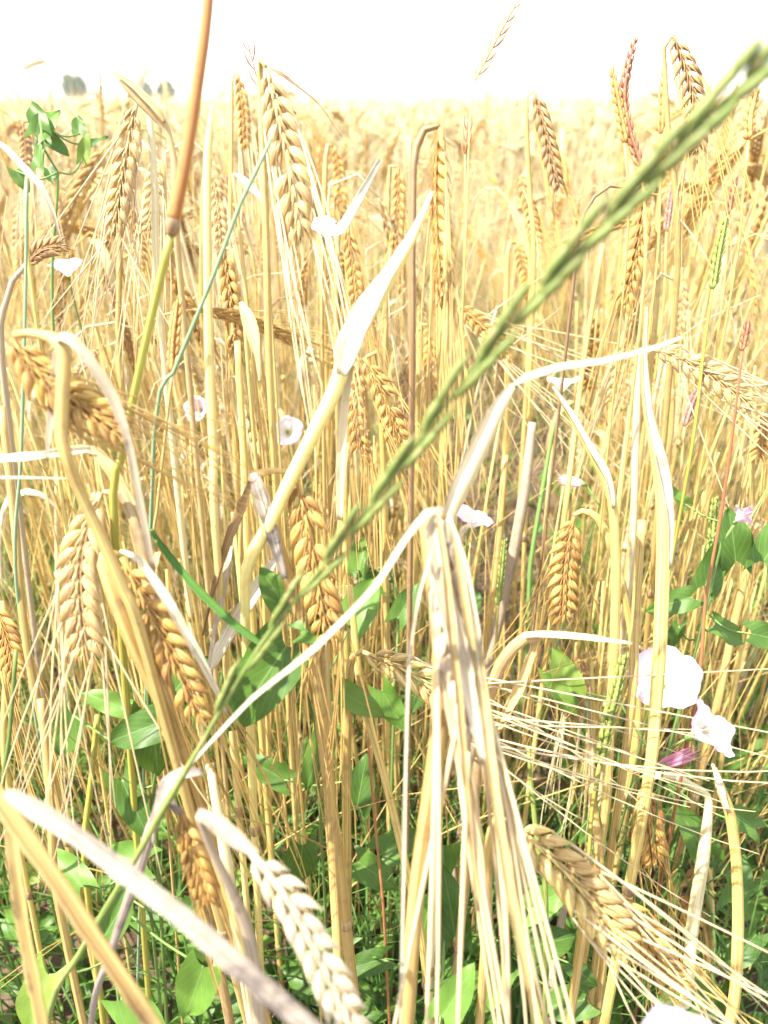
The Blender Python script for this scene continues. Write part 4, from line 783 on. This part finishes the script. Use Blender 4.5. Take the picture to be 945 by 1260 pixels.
vine('bindweed plant with broad leaves low in the bottom middle beside the bristle bundle',
     [(545, 1250, .30, 72, 58, 1), (548, 1225, .31, 58, 20, 1), (520, 1150, .38, 60, 80, 1), (560, 1150, .38, 85, 100, .6), (545, 1040, .40, 70, 250, .8), (470, 1180, .37, 60, 190, 1)],
     [(548, 1100, .39, 4), (545, 1200, .37, 4), (540, 1290, .34, 4)])
vine('bindweed plant in the lower left shade behind the foreground blades',
     [(130, 1150, .32, 70, 60, .8), (100, 1090, .33, 66, 140, .8), (60, 1200, .33, 80, 250, .8), (150, 1230, .33, 80, 320, .8), (250, 1190, .30, 80, 250, .6), (215, 1130, .32, 60, 40, 1), (180, 1060, .34, 60, 170, .9)],
     [(150, 1080, .34, 4), (140, 1160, .34, 4), (150, 1260, .35, 4)])
vine('bindweed plant with pale-lit leaves behind the tan stalk in the lower middle',
     [(440, 990, .38, 62, 80, .8), (372, 1040, .36, 70, 265, .6), (440, 1060, .38, 58, 330, .9), (350, 960, .38, 62, 150, .8), (470, 1050, .40, 60, 20, 1), (425, 1150, .37, 64, 200, .9)],
     [(430, 960, .38, 4), (425, 1040, .38, 4), (420, 1160, .39, 4)])
vine('bindweed plant with narrow leaves around the short fat ear at the lower right',
     [(868, 1050, .42, 70, 120, .7), (900, 1110, .40, 60, 60, .9), (930, 1020, .36, 50, 140, .9), (680, 830, .42, 60, 300, .6), (702, 850, .40, 56, 110, .4), (930, 1150, .40, 66, 220, .9), (870, 1230, .4, 60, 180, .9), (750, 1000, .43, 60, 230, .9)],
     [(760, 860, .43, 3), (820, 960, .43, 4), (860, 1060, .43, 4), (880, 1160, .43, 4)])
vine('small bindweed shoot standing low between the folded blade and the small white flower',
     [(490, 760, .42, 50, 60, .8), (470, 720, .43, 46, 150, .8), (520, 830, .42, 50, 250, .8), (470, 850, .41, 60, 300, .8), (440, 700, .43, 40, 80, .7)],
     [(480, 690, .43, 3), (490, 760, .43, 3), (485, 860, .43, 4)])

# ------------------------------------------------------------------ the crowd of barley behind
def make_stalk_geo(rng, post, H, nleaf, lod):
    """local geometry: returns MBs for stem, ear, beard, [leaves] of a stalk rooted at the origin; posture decides how the ear hangs"""
    lean = rng.uniform(-.05, .05, 2); az = 0.0
    hang = {'upright': 25, 'nodding': 95, 'hooked': 150, 'hanging': 174, 'arched': 125}[post] + rng.uniform(-6, 6)
    nr = {'upright': .05, 'nodding': .03, 'hooked': .016, 'hanging': .008, 'arched': .035}[post]
    pts = [np.array([0, 0, 0.0])]
    bow = rng.uniform(-.02, .02)
    for f in (.25, .5, .75, 1): pts.append(np.array([lean[0] * f + bow * math.sin(f * math.pi), lean[1] * f, H * f]))
    p = pts[-1]; ang = 0.0; steps = 8
    for k in range(steps):
        ang += R(hang) / steps
        p = p + np.array([math.sin(ang), 0, math.cos(ang)]) * (nr * R(hang) / steps + .0008); pts.append(p)
    st = smooth(np.array(pts), 26 if lod == 0 else 9)
    ms, mk, ma, mls = MB(), MB(), MB(), []
    r0 = rng.uniform(.0013, .0018)
    tube(ms, st, np.r_[np.full(len(st) // 2, r0), np.linspace(r0, .0007, len(st) - len(st) // 2)], 7 if lod == 0 else 3, rng.uniform(0, 1), cap=lod == 0)
    if lod == 0:
        for zf in (.3, .62): tube(ms, np.array([[lean[0] * zf + bow * math.sin(zf * math.pi), lean[1] * zf, H * zf - .003], [lean[0] * zf + bow * math.sin(zf * math.pi), lean[1] * zf, H * zf + .003]]), r0 * 1.4, 8, .2)
    EL = rng.uniform(.058, .075); e0 = pts[-1]; d = np.array([math.sin(ang), 0, math.cos(ang)])
    g = np.array([0, 0, -1.0]); e = [e0]; dd = d
    for k in range(4): dd = nrm(dd + g * .12); e.append(e[-1] + dd * EL / 4)
    nm = nrm(np.array([rng.normal(), rng.normal(), .2]))
    ec = smooth(np.array(e), 8)
    if lod == 0: ear(mk, ma, ec, nm, W=rng.uniform(.0092, .0118), nodes=19, awn_len=.10, spread=rng.uniform(.05, .14), rng=rng, lod=1, awn_r=.00036, gape=rng.uniform(.26, .42))
    elif lod == 1: ear(mk, ma, ec, nm, W=rng.uniform(.011, .0135), nodes=12, awn_len=.10, spread=.10, rng=rng, lod=1, awn_r=.0004, awn_every=2)
    else:
        n = 7; c = smooth(ec, n); tube(mk, c, np.array([.3, .9, .7, 1, .75, .8, .3]) * .0062, 4, rng.uniform(0, 1), cap=False)
        for k in range(3): tube(ma, np.array([c[3 + k], c[-1] + (c[-1] - c[0]) * 1.3 + rng.normal(0, .008, 3)]), [.0009, .0004], 3, rng.uniform(0, 1), cap=False)
    for k in range(nleaf):
        zf = rng.uniform(.35, .92); a = rng.uniform(0, 6.28); o = np.array([lean[0] * zf, lean[1] * zf, H * zf]); h = np.array([math.cos(a), math.sin(a), 0])
        Ll = rng.uniform(.05, .13); lp = [o + h * .001, o + h * Ll * .18 + np.array([0, 0, Ll * .22]), o + h * Ll * .38 + np.array([0, 0, Ll * .18]), o + h * Ll * .5 + np.array([0, 0, -Ll * .15]), o + h * Ll * (.45 + rng.uniform(-.1, .2)) + np.array([0, 0, -Ll * .6])]
        wl = np.interp(np.linspace(0, 1, 16 if lod == 0 else 6), [0, .3, .7, 1], [.5, 1, .7, .08]) * rng.uniform(.004, .008)
        ml = MB(); ribbon(ml, smooth(np.array(lp), len(wl)), wl, h + np.array([0, 0, .6]), curl=rng.uniform(.5, 1.3), twist=rng.uniform(-2, 2), seed=rng.uniform(0, 9), nc=5 if lod == 0 else 3, tint=rng.uniform(0, 1)); mls.append(ml)
    return ms, mk, ma, mls

POST = {'upright': 'upright ear', 'nodding': 'nodding ear', 'hooked': 'hooked ear', 'hanging': 'ear hanging', 'arched': 'arched neck'}
TONES = {'golden': ('straw', 'kernel_gold', 'awn_gold', 'dry_leaf'), 'pale': ('straw_pale', 'kernel_pale', 'awn_pale', 'white_leaf'), 'brown-gold': ('straw', 'kernel_brown', 'awn_gold', 'dry_leaf')}
rng = np.random.RandomState(5); VAR = []
for post, tone, nl, H in (('hanging', 'golden', 1, .49), ('hooked', 'golden', 2, .47), ('hanging', 'pale', 1, .46), ('arched', 'golden', 0, .46), ('nodding', 'golden', 1, .47), ('hooked', 'pale', 1, .48), ('hanging', 'brown-gold', 0, .47),
                          ('hanging', 'golden', 2, .45), ('upright', 'golden', 1, .44), ('arched', 'pale', 2, .45), ('hooked', 'brown-gold', 1, .46), ('hooked', 'golden', 0, .50), ('hanging', 'golden', 0, .43), ('nodding', 'pale', 0, .44)):
    ms, mk, ma, mls = make_stalk_geo(rng, post, H, nl, 0); mt = TONES[tone]
    VAR.append(dict(post=post, tone=tone, nl=nl, H=H, first=True, stem=ms.mesh('stem', mt[0]), ear=mk.mesh('ear', mt[1]), beard=ma.mesh('beard', mt[2]), leaves=[m.mesh('leaf', mt[3]) for m in mls]))
def region(px, py, d):
    rows = 'high in the crop' if py < 210 else ('at mid height' if py < 420 else 'low down')
    col = ('by the left edge' if px < 130 else 'around the orange grass stem' if px < 290 else 'around the silvery ear' if px < 440 else 'around the curved brown neck' if px < 590 else
           'behind the ryegrass spike' if px < 740 else 'below the crossing red spikes' if px < 850 else 'by the right edge')
    return rows + ' ' + col
def in_gap(x, y):
    """the open patch in the crop where the bare soil shows"""
    for z in (.0, .06, .12):
        a, b, c = proj((x, y, z))
        if 545 < a < 700 and 560 < b < 900: return True
    return False
taken = []; n_ind = 0; tries = 0
zones = ((.42, .60, 26), (.60, .95, 74), (.95, 1.6, 98), (1.6, 2.1, 40))
for y0, y1, cnt in zones:
    k = 0
    while k < cnt and tries < 60000:
        tries += 1
        y = rng.uniform(y0, y1); x = rng.uniform(-1, 1) * (.56 * y + .10)
        if in_gap(x, y) : continue
        if any((x - a) ** 2 + (y - b) ** 2 < .022 ** 2 for a, b in taken): continue
        v = VAR[rng.randint(len(VAR))]; rz = rng.uniform(0, 6.28); sc = rng.uniform(.86, 1.06) * (1.0 if y > .6 else .90) * (rng.uniform(1.08, 1.17) if y > .7 and rng.uniform() < (.30 if x < -.1 else .16) else 1)
        ex, ey, ez = proj((x, y, v['H'] * sc - .02))
        if not (-40 < ex < 985): continue
        taken.append((x, y)); k += 1; n_ind += 1
        root = empty('barley_stalk', (x, y, -.003)); root.rotation_euler = (rng.normal(0, .05), rng.normal(0, .05), rz); root.scale = (sc,) * 3
        tag(root, '%s stalk, %s, %s, %s' % (v['tone'], POST[v['post']], ('no leaf', 'one dry leaf', 'two dry leaves')[v['nl']], region(ex, ey, ez)), 'barley', 'barley stalks crowding behind the nearest ones')
        def put(nm, me, par):
            o = bpy.data.objects.new(nm, me); COL.objects.link(o); o.parent = par; return o
        put('stem', v['stem'], root); eo = put('ear', v['ear'], root); put('beard', v['beard'], eo)
        for l in v['leaves']: put('leaf', l, root)

def scatter(mbt, places, out, rng):
    """copies a template's arrays to many places in one go: (x, y, z, rz, scale, tilt)"""
    V, Q, T, UV, TI = mbt.arrays()
    for (x, y, z, rz, s, tx, ty) in places:
        c, s_ = math.cos(rz), math.sin(rz)
        M = np.array([[c, -s_, 0], [s_, c, 0], [0, 0, 1]]) @ np.array([[1, 0, tx], [0, 1, ty], [-tx, -ty, 1]])
        out.add(V @ M.T * s + np.array([x, y, z]), Q, T, UV, TI + rng.uniform(0, 3))
def field_mass(name, label, y0, y1, count, lod, nvar, zoff=0.0, hx=.60, seed=1, pw=1.0):
    rng = np.random.RandomState(seed); MS = ('straw_far_hazed', 'kernel_far_hazed', 'awn_pale', 'straw_far_hazed') if lod == 1 else ('straw_far_hazed', 'kernel_far_hazed', 'awn_pale', 'straw_far_hazed')
    MS = list(MS); outs = [MB() for k in MS]
    for k in range(nvar):
        post = rng.choice(['hanging', 'hooked', 'nodding', 'arched', 'hanging', 'hooked', 'upright'])
        ms, mk, ma, mls = make_stalk_geo(rng, post, rng.uniform(.41, .49), 1 if lod < 2 else (k % 3 == 0), lod)
        pl = []
        for _ in range(count // nvar):
            y = y0 + (y1 - y0) * rng.uniform() ** pw; x = rng.uniform(-1, 1) * (hx * y + .25)
            pl.append((x, y, zoff, rng.uniform(0, 6.28), rng.uniform(.86, 1.08) * (rng.uniform(1.03, 1.25 if lod == 1 else 1.14) if rng.uniform() < .15 else 1), rng.normal(0, .09), rng.normal(0, .09)))
        scatter(ms, pl, outs[0], rng); scatter(mk, pl, outs[1], rng); scatter(ma, pl, outs[2], rng)
        for ml in mls: scatter(ml, pl, outs[3], rng)
    root = None
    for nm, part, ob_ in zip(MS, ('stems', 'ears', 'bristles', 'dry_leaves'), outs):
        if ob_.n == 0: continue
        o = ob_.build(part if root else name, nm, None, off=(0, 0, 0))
        if root is None: root = o; tag(o, label, 'barley crop', kind='stuff')
        else: o.parent = root; o['kind'] = 'stuff'
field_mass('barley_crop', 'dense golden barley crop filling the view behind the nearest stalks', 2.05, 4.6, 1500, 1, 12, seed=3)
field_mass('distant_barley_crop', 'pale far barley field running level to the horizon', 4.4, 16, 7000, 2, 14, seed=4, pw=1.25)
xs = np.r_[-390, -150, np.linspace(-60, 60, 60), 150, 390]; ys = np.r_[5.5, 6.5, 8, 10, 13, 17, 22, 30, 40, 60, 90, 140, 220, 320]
o = grid_mesh('field', 'field_far_hazed', xs, ys, lambda X, Y: .40 + np.minimum(.05, (Y - 5.5) * .004) + .015 * np.sin(X * 1.7 + Y) * np.sin(Y * 1.3) + 0 * X)

# ------------------------------------------------------------------ the bright haze over the field
def haze():
    x0, x1, y0, y1, z0, z1 = -420, 420, -40, 420, -1.0, 6
    V = [(x, y, z) for x in (x0, x1) for y in (y0, y1) for z in (z0, z1)]
    mb = MB(); mb.add(np.array(V, float), [(0, 1, 3, 2), (4, 6, 7, 5), (0, 4, 5, 1), (2, 3, 7, 6), (0, 2, 6, 4), (1, 5, 7, 3)])
    m = bpy.data.materials.new('haze'); m.use_nodes = True; n = m.node_tree; n.nodes.clear()
    v = n.nodes.new('ShaderNodeVolumePrincipled'); v.inputs['Color'].default_value = (0.97, 1.0, 0.97, 1); v.inputs['Density'].default_value = HAZE; v.inputs['Anisotropy'].default_value = 0.0
    o = n.nodes.new('ShaderNodeOutputMaterial'); n.links.new(v.outputs[0], o.inputs['Volume']); MATS['haze'] = m
    ob = mb.build('haze', 'haze', None, off=(0, 0, 0)); tag(ob, 'bright pale haze over the far field', 'haze', kind='stuff')
HAZE = 0.003
haze()

# ------------------------------------------------------------------ undergrowth
def undergrowth():
    rng = np.random.RandomState(9)
    mb = MB(); mt = [MB() for _ in range(6)]
    for k, m in enumerate(mt): bleaf(m, np.zeros(3), np.array([1.0, 0, .1]), np.array([0, 0, 1.0]), .029, W=.029 * rng.uniform(.5, .7), fold=.3, seed=k * 1.9, lod=0, wave=.08)
    def leaves(n, y0, y1, zr, pw=1):
        for i in range(n):
            y = y0 + (y1 - y0) * rng.uniform() ** pw; x = rng.uniform(-1, 1) * (.56 * y + .12)
            if in_gap(x, y) and rng.uniform() < .8: continue
            V, Q, T, UV, TI = mt[i % 6].arrays()
            s = rng.uniform(.55, 1.15); a = rng.uniform(0, 6.28)
            t = nrm([math.cos(a), math.sin(a), rng.normal(0, .5)]); n_ = nrm(np.array([rng.normal(0, .6), rng.normal(-.35, .6), 1.0])); n_ = nrm(n_ - t * (n_ @ t)); b = np.cross(n_, t)
            M = np.stack([t, b, n_], 1)
            clump = .5 + .5 * math.sin(x * 17 + 1) * math.sin(y * 13)
            z = zr[0] + (zr[1] - zr[0]) * rng.uniform() ** 1.6 * clump
            mb.add(V @ M.T * s + np.array([x, y, z]), Q, T, UV, rng.uniform(0, 9))
    leaves(1700, .22, 1.2, (.01, .16)); leaves(1100, 1.2, 3.2, (.02, .26))
    o = mb.build('bindweed_leaves', 'bindweed_green', None, off=(0, 0, 0)); tag(o, 'green bindweed leaves carpeting the ground between the barley stalks', 'ground cover', kind='stuff')
    # green grass blades
    mb = MB()
    for i in range(4200):
        y = .22 + 2.4 * rng.uniform() ** 1.3; x = rng.uniform(-1, 1) * (.56 * y + .12)
        if in_gap(x, y) and rng.uniform() < .8: continue
        L = rng.uniform(.06, .26); a = rng.uniform(0, 6.28); h = np.array([math.cos(a), math.sin(a), 0]); lean = rng.uniform(.1, .8)
        p = np.array([[x, y, 0], *[np.array([x, y, 0]) + h * L * lean * f ** 2 + np.array([0, 0, L * f * (1 - .35 * lean * f)]) for f in (.25, .5, .75, 1)]])
        wl = np.array([.6, 1, .9, .6, .05]) * rng.uniform(.0009, .0028)
        ribbon(mb, p, wl, h + np.array([0, 0, .4]), curl=.6, twist=rng.uniform(-1, 1), seed=rng.uniform(0, 9), nc=3, tint=rng.uniform(0, 9))
    o = mb.build('green_grass', 'green_blade', None, off=(0, 0, 0)); tag(o, 'thin green grass growing up between the barley stalks', 'grass', kind='stuff')
    # dry thin golden grass and stray bristles leaning every way
    mb = MB()
    for i in range(3600):
        y = .30 + 2.4 * rng.uniform() ** 1.2; x = rng.uniform(-1, 1) * (.56 * y + .12)
        L = rng.uniform(.15, .42); a = rng.uniform(0, 6.28); h = np.array([math.cos(a), math.sin(a), 0]); lean = abs(rng.normal(0, .36))
        if in_gap(x, y) and rng.uniform() < .6: continue
        p = np.array([np.array([x, y, 0]) + h * L * lean * f ** 1.5 + np.array([0, 0, L * f * (1 - .2 * lean * f)]) for f in np.linspace(0, 1, 6)])
        tube(mb, p, np.linspace(.0007, .0002, 6) * rng.uniform(.5, 1.4), 4, rng.uniform(0, 9), cap=False)
    o = mb.build('dry_grass', 'straw', None, off=(0, 0, 0)); tag(o, 'thin dry golden grass stems tangled between the barley', 'dry grass', kind='stuff')
    # loose pale bristles hung up all through the crop
    mb = MB()
    for i in range(4200):
        y = .46 + 1.6 * rng.uniform() ** 1.2; x = rng.uniform(-1, 1) * (.56 * y + .12); z = rng.uniform(.16, .50)
        if in_gap(x, y) and rng.uniform() < .7: continue
        L = rng.uniform(.07, .17); k = rng.uniform() ** 2 * 1.3; a = rng.uniform(0, 6.28); d = nrm([math.cos(a) * k, math.sin(a) * k, -1]); sd_ = rng.normal(0, .012, 3)
        p = np.array([np.array([x, y, z]) + d * L * f + sd_ * math.sin(f * 3.1) for f in np.linspace(0, 1, 5)])
        tube(mb, p, np.linspace(.00042, .00014, 5), 3, rng.uniform(0, 9), cap=False)
    o = mb.build('loose_bristles', 'awn_pale', None, off=(0, 0, 0)); tag(o, 'fine pale bristles tangled all through the standing crop', 'bristles', kind='stuff')
    # dead thin bare tillers, upright
    mb = MB()
    for i in range(1500):
        y = .34 + 1.9 * rng.uniform() ** 1.1; x = rng.uniform(-1, 1) * (.56 * y + .12)
        if in_gap(x, y): continue
        L = rng.uniform(.2, .42); l = rng.normal(0, .06, 2)
        p = np.array([[x + l[0] * L * f, y + l[1] * L * f, L * f] for f in (0, .33, .66, 1)])
        tube(mb, p, rng.uniform(.0007, .0016) * np.array([1, 1, .9, .6]), 6, rng.uniform(0, 9))
    o = mb.build('dead_stubble', 'straw', None, off=(0, 0, 0)); tag(o, 'bare dry straw tillers standing thick among the barley', 'straw', kind='stuff')
    # litter on the soil
    mb = MB()
    for i in range(2600):
        y = .2 + 1.9 * rng.uniform(); x = rng.uniform(-1, 1) * (.56 * y + .12)
        L = rng.uniform(.008, .05); a = rng.uniform(0, 6.28); h = np.array([math.cos(a), math.sin(a), rng.normal(0, .15)]); z = rng.uniform(.001, .010)
        p = np.array([[x, y, z] + h * L * f + np.array([0, 0, .004 * math.sin(f * 3.1)]) for f in (0, .35, .7, 1)])
        ribbon(mb, p, rng.uniform(.0008, .003) * np.array([.7, 1, 1, .5]), np.array([rng.normal(0, .4), rng.normal(0, .4), 1]), curl=.8, twist=rng.uniform(-1.5, 1.5), nc=3, seed=rng.uniform(0, 9), tint=rng.uniform(0, 9))
    o = mb.build('straw_litter', 'brown_leaf', None, off=(0, 0, 0)); tag(o, 'brown broken straw litter lying on the bare soil', 'litter', kind='stuff')
undergrowth()

# ------------------------------------------------------------------ trees on the skyline
def tree(label, px, ypx_top, wpx, dist, seed):
    rng = np.random.RandomState(seed); x = (px - 472.5) / FPX * dist * math.cos(TILT) * 1.0
    u = (118 - ypx_top) / FPX * dist * .80 ; H = HC + u * 1.0; Wd = wpx / FPX * dist * .87
    x = (px - 472.5) / FPX * dist * (math.cos(TILT)); root = empty('tree', (x, dist, 0)); tag(root, label, 'tree', 'trees on the far skyline')
    mb = MB(); b = np.array([x, dist, 0.0]); tube(mb, np.array([b, b + [0, 0, H * .35], b + [.1, 0, H * .7]]), [H * .05, H * .035, H * .01], 7); 
    for k in range(5):
        a = rng.uniform(0, 6.28); z = H * rng.uniform(.3, .5); tube(mb, np.array([b + [0, 0, z], b + [math.cos(a) * Wd * .3, math.sin(a) * Wd * .3, z + H * .25]]), [H * .02, H * .006], 5)
    mb.build('trunk', 'bark', root)
    mb = MB()
    for k in range(1500):
        v = nrm(rng.normal(size=3)) * rng.uniform(.35, 1) ** .5; lob = 1 + .22 * math.sin(v[0] * 9 + seed) * math.sin(v[2] * 8)
        c = b + np.array([0, 0, H * .54]) + v * lob * np.array([Wd / 2, Wd / 2, H * .46]); q = nrm(rng.normal(size=3)); p_ = nrm(np.cross(q, rng.normal(size=3))); s = Wd * .07
        mb.add(np.array([c - q * s, c + p_ * s * .7, c + q * s, c - p_ * s * .7]), [[0, 1, 2, 3]], tint=rng.uniform())
    mb.build('crown', 'tree_leaf', root)
tree('round grey-green tree on the skyline beside the orange grass stem', 205, 98, 24, 34, 1)
tree('low dark tree on the skyline beside the round one', 182, 100, 16, 35, 2)
tree('tall uneven tree on the skyline near the top left corner', 88, 90, 20, 34, 3)
tree('broad low tree on the skyline near the top left corner', 100, 92, 20, 35, 4)
